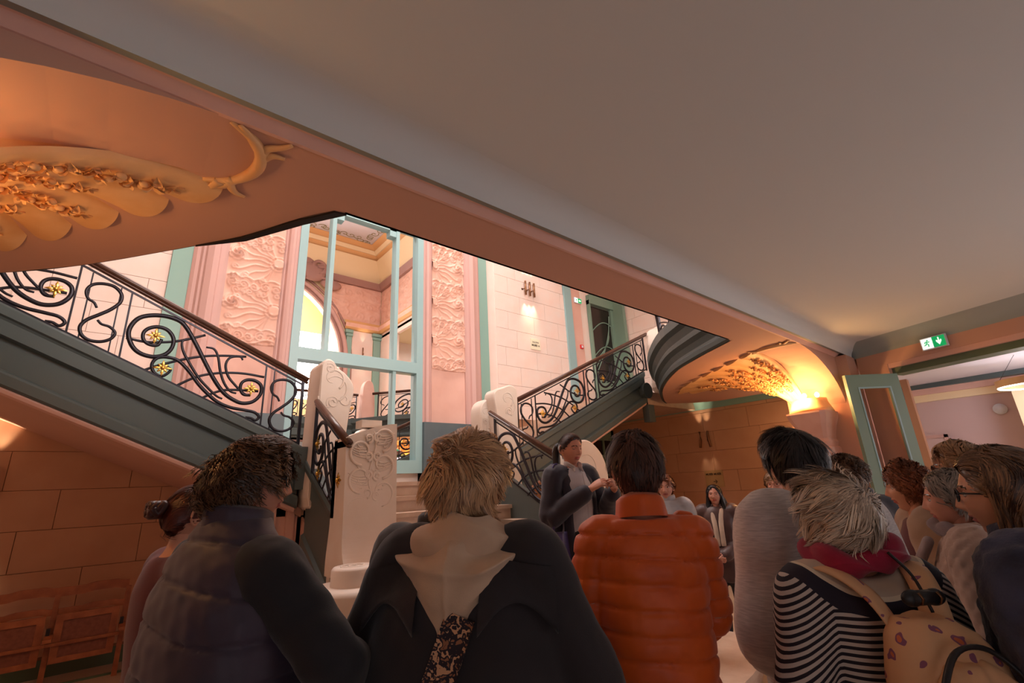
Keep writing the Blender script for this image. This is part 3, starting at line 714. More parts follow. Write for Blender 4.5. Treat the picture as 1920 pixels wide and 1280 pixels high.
railing('iron balcony railing of the upper floor above the low hall', (.85, 2.2, UF+.07), (1, 0, 0), 0, [('W', 0), ('N', 1.602), ('W', 1.602), ('N', 3.2), ('W', 3.2)], us=1.0, endpost=2, side=-1)
for (x0, y0), (x1, y1), lb in (((5.72, 2.7), (6.95, 4.15), 'first'), ((7.05, 4.25), (8.3, 4.98), 'second')):
    L = math.hypot(x1-x0, y1-y0)
    railing('curved upper balcony railing on the right, %s length from the mirror-side newel' % lb, (x0, y0, UF+.07), ((x1-x0)/L, (y1-y0)/L, 0), 0, [('N', .385), ('W', .385)], us=L/1.6, endpost=2)
# ------------------------------------------------------------------ upper hall behind and above the visitors (seen in the mirrored doors)
XL, XR, YF, ZT = -1.4, 7.6, -1.5, 11.15
struct(box('ceiling_upper', (XL-.2, YF-.2, ZT), (XR+.2, YB+.2, ZT+.1), M['lilac']))
ac, ar, az = AX, 2.9, 6.5
b = B().box((XL, YF-.3, UF), (ac-ar, YF, ZT)).box((ac+ar, YF-.3, UF), (XR+.1, YF, ZT))
N_ = 24
for i in range(N_):
    a0, a1 = PI*i/N_, PI*(i+1)/N_; p = (ac+ar*math.cos(a0), az+ar*math.sin(a0)); q = (ac+ar*math.cos(a1), az+ar*math.sin(a1))
    V, F = prism([p, (p[0], ZT), (q[0], ZT), q], 'y', YF-.3, YF); b.add(V, F)
struct(b.out('wall_front_upper', M['cream']))
for r_, w_, m_ in ((2.98, .07, 'mould'), (3.14, .10, 'mauve'), (3.34, .05, 'mould')):
    t = np.linspace(0, PI, 40); P = [(ac+r_, YF+.02, UF)]+[(ac+r_*math.cos(a), YF+.02, az+r_*math.sin(a)) for a in t]+[(ac-r_, YF+.02, UF)]
    struct(B().tube(P, w_, 8, up=(0, 1, 0)).out('trim_arch', M[m_], None, True))
struct(box('wall_bay', (-.5, YF-1.9, UF), (6.7, YF-1.7, ZT), M['cream'])); struct(box('ceiling_bay', (-.5, YF-1.8, 9.6), (6.7, YF-.3, 9.7), M['cream']))
struct(box('wall_bay_side', (6.05, YF-1.8, UF), (6.15, YF-.3, 9.6), M['cream']))
t = np.linspace(0, PI, 30)
struct(B().tube([(4.5+1.1*math.cos(a), YF-1.66, 6.6+1.4*math.sin(a)) for a in t], .05, 8, up=(0, 1, 0)).out('trim_bay_arch', M['cream'], None, True))
light('AREA', 'bay_fill', (3.6, YF-1.0, 9.3), 75, (1, .92, .82), 1.6, (4.6, YF-1.6, 6))  # unseen fill added to keep the arch recess bright
# side walls with high friezes, bays beyond them
for s, x0, x1 in ((1, XR, XR+.12), (-1, XL-.12, XL)):
    b = B().box((x0, YF, 7.45), (x1, YB, ZT)).box((x0, YF, UF), (x1, -.1, 7.45)).box((x0, 1.45, UF), (x1, 1.9, 7.45))
    struct(b.out('wall_upper_side', M['stone']))
    a, c = (XR, 10.85) if s > 0 else (-4.1, XL)
    struct(box('ceiling_side_bay', (a, YF, 7.6), (c, YB, 7.7), M['cream'])); struct(box('wall_side_bay', (a, YF-.1, UF), (c, YF, 7.7), M['stone']))
struct(box('wall_right_bay', (10.05, YF, 3.4), (10.25, 2.0, 7.7), M['stone']))
struct(box('trim_green_panel', (10.0, -.3, 5.9), (10.05, 1.9, 7.0), M['teal']))
light('AREA', 'bay_fill', (9.0, .4, 7.3), 50, (1, .95, .92), 1.2, (9.2, .4, 4))  # unseen fill added for a bright side bay behind the opening
# frieze, cornices, cove along front and right walls
def ring(name, z0, z1, d, m, xa=6.12, d1=None):
    d1 = d if d1 is None else d1
    V = []; 
    for z, dd in ((z0, d), (z1, d1)):
        V += [(xa, YF+dd, z), (XR-dd, YF+dd, z), (XR-dd, YB, z)]
    V += [(xa, YF, z0), (XR, YF, z0), (XR, YB, z0)]
    return struct(mesh(name, V, [(0, 1, 4, 3), (1, 2, 5, 4), (6, 7, 1, 0), (7, 8, 2, 1)], m))
ring('trim_frieze_low', 7.78, 7.86, .08, M['goldcream'], d1=.16); ring('trim_frieze_low2', 7.86, 8.0, .16, M['relief'], d1=.20); ring('trim_frieze_low3', 8.0, 8.14, .12, M['goldcream'], d1=.08)
ring('trim_cornice', 9.62, 9.84, .14, M['mould'], XL, .26); ring('trim_cove', 9.84, 10.7, .10, M['cream'], XL, .5)
ring('trim_gold', 10.7, 10.88, .42, M['goldcream'], XL, .56); ring('trim_gold2', 10.88, 11.0, .6, M['cream'], XL, .7); ring('trim_gold3', 11.0, 11.14, .66, M['goldcream'], XL, .9)
def frieze(x, along, L, flip, label):
    r = random.Random(9); cs = []; n = int(L/.5)+1
    for i in range(n):
        for q in range(3):
            cs.append((spiral(.2+i*.5+r.uniform(-.1, .1), .25+q*.45+r.uniform(-.06, .06), .02, .17, r.uniform(0, 6), 1.3*r.choice((-1, 1)), 26), .022, .04))
    t = np.linspace(0, 1, 30)
    for q in range(5): cs.append((np.stack([t*L, .15+q*.3+.1*np.sin(t*L*4+q)], 1), .018, .03))
    P, h, F = heightfield(L, 1.46, cs, .035)
    if along == 'x': V = np.stack([x+P[:, 0], YF+.03+h, 8.15+P[:, 1]], 1)
    else: V = np.stack([XR-.03-h, x+P[:, 0], 8.15+P[:, 1]], 1)
    tag(mesh('frieze_relief', V, F, M['relief'], smooth=True), label, 'relief')
frieze(5.45, 'x', 2.1, 0, 'scrolled terracotta frieze beside the arch, reflected in the mirrored doors')
frieze(-1.45, 'y', 3.4, 0, 'scrolled terracotta frieze turning the corner, right part of the mirror reflection')
# cover the frieze where the arch mouldings pass: large cartouche at the arch shoulder
ct = tag(empty('cartouche', (4.75, YF+.2, 9.7)), 'grey-brown plaster cartouche over the arch, reflected in the mirrored doors', 'ornament')
b = B()
for i in range(6): p = spiral(.3*math.cos(i*1.1)*1.3, .25*math.sin(i*1.7), .04, .3, i, 1.4*(-1)**i, 28); b.tube(np.array([(x, .06, z) for x, z in p]), np.linspace(.03, .09, 28), 7, up=(0, 1, 0))
b.ell((0, .02, 0), (.5, .14, .36)).ell((.7, .02, -.35), (.4, .12, .2)).ell((-.3, .0, .4), (.35, .12, .18)); b.out('scrolls', M['mould'], ct, True)
for x0, x1 in ((6.22, 6.42), (7.30, 7.58)):
    struct(B().box((x0, YF, UF), (x1, YF+.07, 7.5)).box((x0-.04, YF, 7.5), (x1+.02, YF+.12, 7.6)).box((x0-.07, YF, 7.62), (x1+.02, YF+.15, 7.74)).out('trim_pilaster', M['teal']))
struct(box('trim_front_wall_field', (6.45, YF, UF), (7.28, YF+.02, 7.75), M['stone']))
# painted garlands round the upper ceiling
pg = tag(empty('ceiling_garland', (6.5, 0, ZT-.02)), 'painted flower garland bordering the pale upper ceiling in the mirror', 'painting')
mol = mat('painted_foliage', s2l(150, 142, 100), .8)
b = B(); r = random.Random(3)
for i in range(34):
    s = i/34*7.2; x, y = (3.2+s, YF+1.05) if s < 3.4 else (XR-1.05, YF+1.05+(s-3.4))
    p = spiral(x+r.uniform(-.12, .12), y+r.uniform(-.12, .12), .02, .17, r.uniform(0, 6), r.choice((-1, 1))*1.1, 14); b.tube(np.array([(u, v, ZT-.012) for u, v in p]), .018, 4, flat=(1, .2))
b.V = [v-np.array([6.5, 0, ZT-.02]) for v in b.V]; b.out('leaves', mol, pg)

# ------------------------------------------------------------------ fan corbels with gilded light
def leaf_cluster_mesh():
    b = B(); r = random.Random(11)
    for i in range(30):
        a = r.uniform(0, 6.28); q = .10*math.sqrt(r.random()); x, y = q*math.cos(a)*1.5, q*math.sin(a)*.8
        L = r.uniform(.028, .048); wd = L*.5; rot = r.uniform(0, 6.28); tilt = r.uniform(.2, .9)
        P = []
        for j in range(4):
            for i2 in (-1, 0, 1):
                s = j/3; px = s*L; py = i2*wd*math.sin(PI*(.15+.75*s)); pz = tilt*L*math.sin(s*2)+.01*(1-abs(i2))*-1.5
                P.append((x+px*math.cos(rot)-py*math.sin(rot), y+px*math.sin(rot)+py*math.cos(rot), pz))
        F = [(3*j+k_, 3*j+k_+1, 3*j+k_+4, 3*j+k_+3) for j in range(3) for k_ in (0, 1)]
        b.add(P, F)
    for i in range(4): b.ell((r.uniform(-.08, .08), r.uniform(-.04, .04), .01), (.020, .018, .016), (8, 6))
    o = b.out('flower_cluster', M['fan'], None, True); d = o.data; bpy.data.objects.remove(o); return d
LCM = leaf_cluster_mesh()
def fan(mir):
    base = np.array([7.14, 2.22, 2.40]); r = tag(empty('fan_corbel', tuple(base)), 'plaster fan corbel with scalloped edge and flowers, glowing over the right column', 'corbel')
    E = np.array([(5.93, 2.34), (6.03, 2.48), (6.22, 2.76), (6.45, 3.10), (6.70, 3.46), (6.92, 3.76), (7.2, 4.08), (7.55, 4.34), (7.75, 4.30), (7.85, 4.0)])
    Es = smoothpath(E, 12); L = np.concatenate([[0], np.cumsum(np.linalg.norm(np.diff(Es, axis=0), axis=1))]); L /= L[-1]
    NL_ = 9
    def pos(a, t, bump=True):
        a = np.asarray(a, float); t = np.asarray(t, float)
        ex = np.interp(a, L, Es[:, 0]); ey = np.interp(a, L, Es[:, 1]); th = PI-a*PI*.62
        bx = base[0]+.0+.15*np.cos(th); by = base[1]+.17*np.sin(th)
        lob = np.abs(np.sin(NL_*PI*a))**.6; h = (1-np.cos(t*PI/2))**.92; k_ = h*(.94+.07*lob)
        x = bx+(ex-bx)*k_; y = by+(ey-by)*k_; z = 2.42+(HS-.015-2.42)*np.sin(t*PI/2)**.9
        if bump: d = .065*(lob-.6)*sst(0, .35, t); z = z-d*(.4+.6*t); 
        return np.stack([x, y, z], -1)
    P, F = grid(lambda u, v: pos(u, v), 145, 30)
    P2 = P.copy(); P2[:, 2] += .03
    n = len(P); edge = [i for i in range(145)]
    Fb = [tuple(reversed(f)) for f in F]
    b = B().add(P-base, Fb)
    top = (29*145); V = P[top:top+145]; b.add(np.vstack([V-base, V*np.array([1, 1, 0])+np.array([0, 0, HS+.02])-base]), [(i, i+1, 146+i, 145+i) for i in range(144)])
    b.out('fan_shell', M['fan'], r, True)
    for k_ in range(1, NL_):                       # ribs between the lobes
        a = k_/NL_; t = np.linspace(.05, .98, 16); B().tube(pos(np.full(16, a), t)-base+np.array([0, 0, .004]), np.linspace(.006, .012, 16), 6).out('rib', M['fan'], r, True)
    rr = random.Random(2)
    for k_ in range(NL_):
        for t in (.80, .60, .44) if k_ % 2 == 0 else (.70, .52, .36):
            a = (k_+.5)/NL_; p = pos(a, t); q = pos(a, t-.06); s = pos(a+.02, t)
            X = (p-q); X /= np.linalg.norm(X); Y_ = (s-p); Y_ -= X*(X@Y_); Y_ /= np.linalg.norm(Y_); Z = np.cross(X, Y_)
            if Z[2] > 0: Z = -Z; Y_ = -Y_
            sc_ = (.45+.75*t)*rr.uniform(.85, 1.1); Mx = Matrix(((X[0]*sc_, Y_[0]*sc_, Z[0]*sc_, p[0]-base[0]), (X[1]*sc_, Y_[1]*sc_, Z[1]*sc_, p[1]-base[1]), (X[2]*sc_, Y_[2]*sc_, Z[2]*sc_, p[2]-base[2]), (0, 0, 0, 1)))
            o = bpy.data.objects.new('flower_cluster', LCM); C.objects.link(o); o.parent = r; o.matrix_local = Mx
    # moulded rib with acanthus ends running to the beam
    p = smoothpath([(6.06, 2.35, HS-.0), (5.95, 2.27, HS-.005), (5.89, 2.15, HS-.01), (5.885, 2.03, HS-.01), (5.93, 1.93, HS-.01), (6.03, 1.87, HS-.0)], 6)
    b = B().tube(p-base, .012+.016*np.sin(np.linspace(0, PI, len(p))), 8); 
    for P4 in ([(5.89, 2.02), (5.88, 1.95), (5.83, 1.90), (5.80, 1.86)], [(5.89, 2.04), (5.85, 1.98), (5.80, 1.97)], [(5.90, 1.98), (5.96, 1.90), (6.0, 1.86)], [(5.97, 2.28), (5.93, 2.36), (5.88, 2.38)], [(6.0, 2.31), (6.02, 2.39), (5.99, 2.45)], [(5.95, 2.26), (5.98, 2.34), (6.08, 2.40)]):
        q = smoothpath([(x, y, HS-.012) for x, y in P4], 5); b.tube(q-base, np.linspace(.026, .010, len(q)), 6, flat=(1, .55))
    b.out('acanthus_rib', M['fan'], r, True)
    # far flank closing the shell down to the soffit
    t = np.linspace(0, 1, 14); A_ = pos(np.full(14, 1.), t); V = np.vstack([A_, A_+np.array([.45, -.2, 0])])-base
    B().add(V, [(i, i+1, 15+i, 14+i) for i in range(13)]).out('flank', M['soffit'], r, True)
    return r
f0 = fan(0)
f1 = copytree(f0); f1.location = (2*AX-f0.location.x, f0.location.y, f0.location.z); f1.scale = (-1, 1, 1); f1['label'] = 'orange-lit plaster fan corbel with flower clusters at the upper left'
def column(mir):
    r = tag(empty('column', (7.14, 2.22, 0)), 'carved plaster column with a flared capital holding four lit bulbs', 'column')
    def sq(z, w, d): return [(x*d, y*w, z) for x, y in ((-1, -.7), (-.86, -.93), (-.6, -1), (1, -1), (1, 1), (-.6, 1), (-.86, .93), (-1, .7))]
    def loft(name, rows, m):
        V = []; F = []
        for z, w_, d in rows: V += sq(z, w_, d)
        for j in range(len(rows)-1):
            for i in range(8): F.append((j*8+i, j*8+(i+1) % 8, (j+1)*8+(i+1) % 8, (j+1)*8+i))
        F += [tuple(range(8))[::-1], tuple(range((len(rows)-1)*8, len(rows)*8))]
        return B().add(V, F).out(name, m, r)
    loft('shaft', [(0, .2, .2), (.25, .2, .2), (.28, .15, .15), (1.9, .17, .16), (1.92, .19, .18), (1.98, .19, .18), (2.0, .17, .16)], M['relief'])
    loft('capital', [(2.0, .16, .16), (2.06, .18, .17), (2.10, .16, .16), (2.16, .17, .18), (2.26, .20, .23), (2.36, .24, .28), (2.42, .25, .30), (2.44, .25, .30)], M['relief'])
    V = []; F = []; n = 18
    for z, rr in ((2.40, .16), (2.44, .27), (2.49, .25), (2.56, .22), (2.62, .21), (2.62, .18), (2.48, .16)):
        for i in range(n+1): a = PI/2+PI*i/n; V.append((math.cos(a)*rr*1.1, math.sin(a)*rr, z))
    for j in range(6):
        for i in range(n): F.append((j*(n+1)+i, j*(n+1)+i+1, (j+1)*(n+1)+i+1, (j+1)*(n+1)+i))
    B().add(V, F).out('lamp_tray', M['fan'], r, True)
    b = B()
    for path, rr in leafscroll(0, .45, .22, 5, 1.4): b.tube(np.array([(-.155, -x, z) for x, z in path]), rr*.9, 6)
    b.out('carving', M['relief'], r, True)
    for i, a in enumerate((100, 135, 185, 235)):
        x, y = math.cos(math.radians(a))*.19, math.sin(math.radians(a))*.17; bb = B().ell((x, y, 2.66), (.026, .026, .032), (12, 8)); bb.out('bulb', M['bulb'], r, True)
    return r
c0 = column(0); c1 = copytree(c0); c1.location.x = 2*AX-c0.location.x; c1.scale = (-1, 1, 1); c1['label'] = 'twin carved plaster column with lit bulbs beyond the left edge'
for x, s in ((7.14, -1), (2*AX-7.14, 1)):
    for dx, dy in ((.32, .16), (.18, .36), (.30, -.04)):
        light('POINT', 'bulb_light', (x+s*dx, 2.22+dy+(.28 if s > 0 else 0), 2.62), 17 if s < 0 else 3.4, AMB, .03)

# ------------------------------------------------------------------ wall lamps, signs, fittings
def sconce(name, label, loc, rz, n, gap, L, bend, en, group=None):
    r = tag(empty(name, loc, rz), label, 'wall lamp', group)      # local: -y out of the wall
    for i in range(n):
        x = (i-(n-1)/2)*gap
        if bend:
            s = 1 if i else -1; P = [(x, -.09, L/2), (x, -.09, 0), (x-s*-.03, -.10, -L/2)]
        else: P = [(x, -.09, L/2), (x, -.09, -L/2)]
        B().tube(P, .024, 12).out('tube', M['brass'], r, True)
        B().tube([(x, -.09, .0), (x-.05, -.0, -.02)], .012, 8).tube([(x-.05, -.02, -.02), (x-.05, 0, -.02)], .03, 10, up=(0, 1, 0)).out('bracket', M['brass'], r, True)
        A_ = Matrix.Translation(loc)@Matrix.Rotation(rz, 4, 'Z')
        for up in (1, -1):
            p = A_@Vector((x, -.11, up*(L/2+.02))); q = A_@Vector((x, -.05, up*(L/2+1)))
            light('SPOT', 'wall_lamp_beam', p, en*(1 if up > 0 or not bend else .25), (1, .74, .48), .015, q, spot=46, blend=.9)
    return r
sconce('wall_sconce', 'bronze wall lamp of three upright tubes, high on the cream wall', (7.24, YB, 6.28), 0, 3, .14, .36, 0, 34)
sconce('wall_sconce', 'bronze wall lamp of two bent tubes on the brown niche wall', (9.9, 5.21, 2.48), -PI/2, 2, .18, .34, 1, 16)
sconce('wall_sconce', 'bronze wall lamp reflected between green pilasters in the mirror', (6.86, YF+.02, 6.9), PI, 1, .14, .4, 0, 14)
sconce('wall_sconce', 'bronze wall lamp at the left edge under the stair flight', (-1.02, YB, 2.0), 0, 2, .16, .34, 0, 26)
def plate(name, label, cat, loc, rz, w_, h, m, texts, frame=None):
    r = tag(empty(name, loc, rz), label, cat); B().box((-w_/2, -.012, -h/2), (w_/2, 0, h/2)).out('plate', m, r)
    for s, x, z, size, mm, bold in texts: text('lettering', s, size, mm, r, Matrix.Translation((x, -.0135, z))@Matrix.Rotation(PI/2, 4, 'X'), .001, bold)
    return r
plate('wall_sign', 'small cream direction sign with arrow under the three-tube lamp', 'sign', (7.36, YB-.025, 4.90), 0, .30, .26, M['paper'], [('SALONS', 0, .05, .055, M['ink'], .0), ('MUSÉE →', 0, -.03, .06, M['ink'], .002)])
plate('wall_sign', 'ochre museum sign on the brown wall behind the long-haired woman', 'sign', (9.875, 5.17, 1.66), -PI/2, .40, .34, M['signolive'], [('MUSÉE MUSÉE', 0, .09, .055, M['ink'], .002), ('→', .02, -.06, .12, M['ink'], .002)])
def exitsign(loc, rz, w_, h, label, arrow):
    r = tag(empty('exit_sign', loc, rz), label, 'sign'); box('housing', (-w_/2-.01, 0, -h/2-.01), (w_/2+.01, .03, h/2+.01), M['whitep'], r)
    box('green_panel', (-.02*w_, -.004, -h/2), (w_/2, 0, h/2), M['signgreen'], r); box('white_panel', (-w_/2, -.004, -h/2), (-.02*w_, 0, h/2), M['signwhite'], r)
    u = h/2
    q = [(-.12, .8), (.12, .8), (.12, .1), (.45, .35), (.5, -.0), (0, -.75), (-.5, 0), (-.45, .35), (-.12, .1)]
    if arrow == 'left': q = [(-z, x) for x, z in q]; q = [(x, z) for x, z in q]
    tri = tessellate_polygon([[Vector((x, z, 0)) for x, z in q]]); mesh('arrow', [(w_*.25+x*u*.9, -.007, z*u*.95) for x, z in q], tri, M['signwhite'], r)
    b = B(); cx = -w_*.27; s = h*.5
    for P in ([(.1, .35), (0, .0), (-.2, -.25), (-.45, -.3)], [(0, 0), (.25, -.2), (.2, -.65)], [(.1, .35), (.35, .2), (.5, .3)], [(.1, .35), (-.2, .3), (-.3, .05)]): b.tube([(cx+x*s, -.007, z*s) for x, z in P], .09*s, 5, up=(0, 1, 0))
    b.ell((cx+.2*s, -.007, .58*s), (.13*s, .003, .13*s), (10, 6)); b.out('running_figure', M['signgreen'], r)
    return r
ang = math.atan2(DH[1], DH[0])
exitsign((*hp(.93, .04), 3.095), ang, .24, .125, 'lit green exit sign with running figure and down arrow on the header', 'down')
exitsign((9.0, YB-.07, 6.38), 0, .26, .13, 'small lit exit sign upstairs on the pink strip beside the green door', 'left')
al = tag(empty('fire_alarm', (9.0, YB-.03, 5.09)), 'red fire alarm button on the pink strip upstairs', 'alarm'); B().box((-.05, -.04, -.05), (.05, 0, .05)).out('housing', M['red'], al); B().box((-.03, -.045, -.03), (.03, -.04, .03)).out('cover', M['whitep'], al)
# open glazed door leaf at the header
dl = tag(empty('glazed_door', (7.56, 1.31, 0), math.atan2(1.73-1.31, 7.0-7.56)), 'open sea-green glazed door leaf standing against the header opening', 'door')
def pb(n, a, b_, m): return box(n, a, b_, m, dl)
pb('stile', (0, -.025, .02), (.13, .025, 2.84), M['doorgreen']); pb('stile', (.57, -.025, .02), (.70, .025, 2.84), M['doorgreen']); pb('top_rail', (.13, -.025, 2.68), (.57, .025, 2.84), M['doorgreen']); pb('bottom_rail', (.13, -.025, .02), (.57, .025, .5), M['doorgreen'])
pb('pane', (.13, -.004, .5), (.57, .004, 2.68), M['glass'])
for x0, x1, z0, z1 in ((.13, .15, .5, 2.68), (.55, .57, .5, 2.68), (.15, .55, 2.66, 2.68), (.15, .55, .5, .52)): pb('glazing_bead', (x0, .008, z0), (x1, .03, z1), M['blue'])
B().tube([(-.01, 0, 2.5), (-.01, 0, 2.66)], .014, 8).out('hinge', M['black'], dl); B().tube([(.66, -.03, 1.0), (.66, -.03, 1.15)], .01, 8).out('handle', M['brass'], dl)
# ring lamp and detector in the room beyond
rl = tag(empty('ring_lamp', (9.3, .18, 2.66)), 'brass-coloured hanging ring lamp in the pink room at the right edge', 'ceiling lamp')
V = []; F = []; n = 48
for rr, z in ((.36, 0), (.40, 0), (.40, .09), (.36, .09)):
    for i in range(n): a = 2*PI*i/n; V.append((rr*math.cos(a), rr*math.sin(a), z))
F = [(j*n+i, j*n+(i+1) % n, ((j+1) % 4)*n+(i+1) % n, ((j+1) % 4)*n+i) for j in range(4) for i in range(n)]
B().add(V, F).out('ring', M['lampskin'], rl); t = np.linspace(0, 2*PI, 49)[:-1]
B().tube(np.stack([.378*np.cos(t), .378*np.sin(t), -.004+0*t], 1), .012, 6, closed=True).out('led_strip', M['ring'], rl)
B().tube([(0, 0, .56), (0, 0, .64)], .09, 20).out('canopy', M['lampskin'], rl, True)
b = B(); [b.tube([(.38*math.cos(a), .38*math.sin(a), .09), (0, 0, .6)], .003, 4) for a in (0, 2.1, 4.2)]; b.out('cable', M['black'], rl)
dt = tag(empty('smoke_detector', (10.995, .72, 2.52)), 'round white alarm siren on the pink wall of the far room', 'detector'); B().tube([(0, 0, 0), (-.05, 0, 0)], .085, 24).out('base', M['whitep'], dt, True); B().tube([(-.05, 0, 0), (-.07, 0, 0)], .06, 24).out('cover', M['whitep'], dt, True)
# row of folding wooden seats by the left wall
def seat(i, x, label):
    r = tag(empty('folding_seat', (x, 7.2, 0)), label, 'chair', None); W = .575
    def bar(name, P, rx, rz_, m=M['wood']): return B().tube(P, 1, 4, flat=(rx, rz_)).out(name, m, r)
    t = np.linspace(0, 1, 15)
    prof = .935+.018*(sst(.35, .5, t)-sst(.5+.3, .95, t)*1.0)-.01
    top = B(); V = []; F = []
    for j, (u, z) in enumerate(zip(t, prof)): V += [(u*W, 0, z), (u*W, 0, z-.085), (u*W, -.025, z-.085), (u*W, -.025, z)]
    for j in range(14):
        for q in range(4): F.append((j*4+q, j*4+(q+1) % 4, (j+1)*4+(q+1) % 4, (j+1)*4+q))
    F += [(3, 2, 1, 0), (56, 57, 58, 59)]; B().add(V, F).out('top_rail', M['wood'], r)
    V2 = [(x_, y_+.02 if True else y_, z_-.20 if k_ % 4 in (0, 3) else z_-.175) for k_, (x_, y_, z_) in enumerate(V)]; B().add(V2, F).out('back_rail', M['wood'], r)
    box('post', (W-.02, -.03, 0), (W+.025, .02, .86), M['wood'], r)
    a, b_ = .03, W-.05; z0, z1, z2 = .24, .44, .68
    box('seat_frame_side', (a, -.09, z0), (a+.06, -.06, z2), M['wood'], r); box('seat_frame_side', (b_-.06, -.09, z0), (b_, -.06, z2), M['wood'], r)
    box('seat_frame_top', (a+.06, -.09, z2-.06), (b_-.06, -.06, z2), M['wood'], r); box('seat_frame_bottom', (a+.06, -.09, z0), (b_-.06, -.06, z0+.05), M['wood'], r)
    box('seat_panel', (a+.06, -.075, z0+.05), (b_-.06, -.065, z2-.06), M['wood2'], r); box('seat_frame_bar', (a-.05, -.115, .40), (b_+.03, -.09, .43), M['wood'], r)
    box('hinge', (W-.03, -.09, .46), (W+.0, -.04, .56), M['black'], r); box('armrest', (W-.035, -.30, .47), (W+.03, -.03, .50), M['wood'], r)
    return r
for i, lb in enumerate(('right-hand folding wooden theatre seat against the lower left wall', 'second folding wooden theatre seat from the man in the vest', 'folding wooden theatre seat cut by the left edge of the photo', 'folding wooden theatre seat beyond the left edge')):
    seat(i, -.185-.575*i, lb)
struct(box('baseboard_left', (-1.9, 7.26, 0), (.6, 7.28, .02), M['green']))
# ------------------------------------------------------------------ people
def remesh(parts, voxel, smooth=4, fac=.5):
    b = B()
    for V, F in parts: b.add(V, F)
    o = b.out('tmp'); md = o.modifiers.new('r', 'REMESH'); md.mode = 'VOXEL'; md.voxel_size = voxel; md.use_smooth_shade = True
    if smooth: m2 = o.modifiers.new('s', 'SMOOTH'); m2.factor = fac; m2.iterations = smooth
    dg = bpy.context.evaluated_depsgraph_get(); ev = o.evaluated_get(dg); me = ev.to_mesh()
    n = len(me.vertices); V = np.empty(n*3); me.vertices.foreach_get('co', V); V = V.reshape(-1, 3).copy()
    NN = np.empty(n*3); me.vertex_normals.foreach_get('vector', NN); NN = NN.reshape(-1, 3).copy()
    F = [tuple(p.vertices) for p in me.polygons]
    ev.to_mesh_clear(); d = o.data; bpy.data.objects.remove(o); bpy.data.meshes.remove(d)
    return V, NN, F
def limb(P, R, k=5, seg=14):
    P = np.asarray(P, float); R = np.asarray(R, float)
    if R.ndim == 1: R = np.stack([R, R], 1)
    Q = smoothpath(P, k); t = np.linspace(0, len(P)-1, len(Q)); RR = np.stack([np.interp(t, range(len(P)), R[:, i]) for i in (0, 1)], 1)
    # rounded ends
    T0 = Q[0]-Q[1]; T0 /= np.linalg.norm(T0)+1e-9; T1 = Q[-1]-Q[-2]; T1 /= np.linalg.norm(T1)+1e-9
    pre = [(Q[0]+T0*RR[0].min()*s, RR[0]*c) for s, c in ((.95, .25), (.75, .65), (.4, .9))]; post = [(Q[-1]+T1*RR[-1].min()*s, RR[-1]*c) for s, c in ((.4, .9), (.75, .65), (.95, .25))]
    Q = np.vstack([[p for p, _ in pre], Q, [p for p, _ in post]]); RR = np.vstack([[r for _, r in pre], RR, [r for _, r in post]])
    return tube(Q, RR, seg, up=(0, 1, 0))
def torso(rows, seg=28):
    """rows: (z, half width, half depth, y centre) ; stacked superellipse rings"""
    rows = sorted(rows); z = [r[0] for r in rows]; zz = np.arange(z[0], z[-1]+.001, .02)
    V = []; n = len(zz)
    for q in zz:
        a, b_, c = (np.interp(q, z, [r[i] for r in rows]) for i in (1, 2, 3))
        for k_ in range(seg):
            t = 2*PI*k_/seg; ct, s_ = math.cos(t), math.sin(t)
            V.append((a*np.sign(ct)*abs(ct)**.85, c+b_*np.sign(s_)*abs(s_)**.9, q))
    F = [(j*seg+i, j*seg+(i+1) % seg, (j+1)*seg+(i+1) % seg, (j+1)*seg+i) for j in range(n-1) for i in range(seg)]
    F += [tuple(range(seg))[::-1], tuple(range((n-1)*seg, n*seg))]
    return np.array(V), F
def hand_parts(pose='relax'):
    """right hand, wrist at origin, fingers along -z, palm facing -x (body side), thumb forward +y; length .19"""
    P = []
    P.append(limb([(0, 0, .03), (0, .002, -.01), (0, .003, -.05), (-.002, .002, -.088)], [(.019, .026), (.019, .030), (.016, .040), (.013, .040)], 4, 12))
    for i, (y, L) in enumerate(((.030, .070), (.010, .078), (-.011, .073), (-.030, .058))):
        c = {'relax': .5+.12*i, 'pinch': 1.0 if i == 0 else .75+.12*i, 'fist': 1.5}[pose]
        p = np.array([-.002, y, -.082]); pts = [p]; a = 0
        for s in (.45, .32, .26):
            a += c*(.55 if s == .45 else .6); p = p+np.array([-math.sin(a), .04*(y/.03)*0, -math.cos(a)])*L*s; pts.append(p)
        P.append(limb(pts, [.0092, .0088, .0082, .0072], 3, 9))
    th = {'relax': [(-.006, .024, -.02), (-.02, .044, -.045), (-.028, .05, -.07), (-.034, .046, -.092)], 'pinch': [(-.006, .024, -.02), (-.028, .044, -.042), (-.044, .044, -.066), (-.050, .034, -.092)], 'fist': [(-.006, .024, -.02), (-.026, .044, -.045), (-.04, .036, -.065), (-.042, .018, -.078)]}[pose]
    P.append(limb(th, [.014, .0115, .0105, .0085], 3, 9))
    return P
HANDS = {}
for pz in ('relax', 'pinch', 'fist'): HANDS[pz] = remesh(hand_parts(pz), .0042, 2)
def place_hand(w, el, side, pose, s, palm=None):
    """wrist w, elbow el -> V,F ; palm = direction the palm faces"""
    V, _, F = HANDS[pose]; V = V*s*1.0
    if side < 0: V = V*np.array([-1, 1, 1]); F = [tuple(reversed(f)) for f in F]
    d = np.array(w)-np.array(el); d /= np.linalg.norm(d); z = -d
    if palm is None: palm = (-side, 0, 0)
    px = -np.array(palm, float)*1.0; px = px-z*(px@z); px /= np.linalg.norm(px); px = px*side        # hand local +x (away from palm) for right hand
    y = np.cross(z, px)
    return V@np.stack([px, y, z])+np.array(w), F
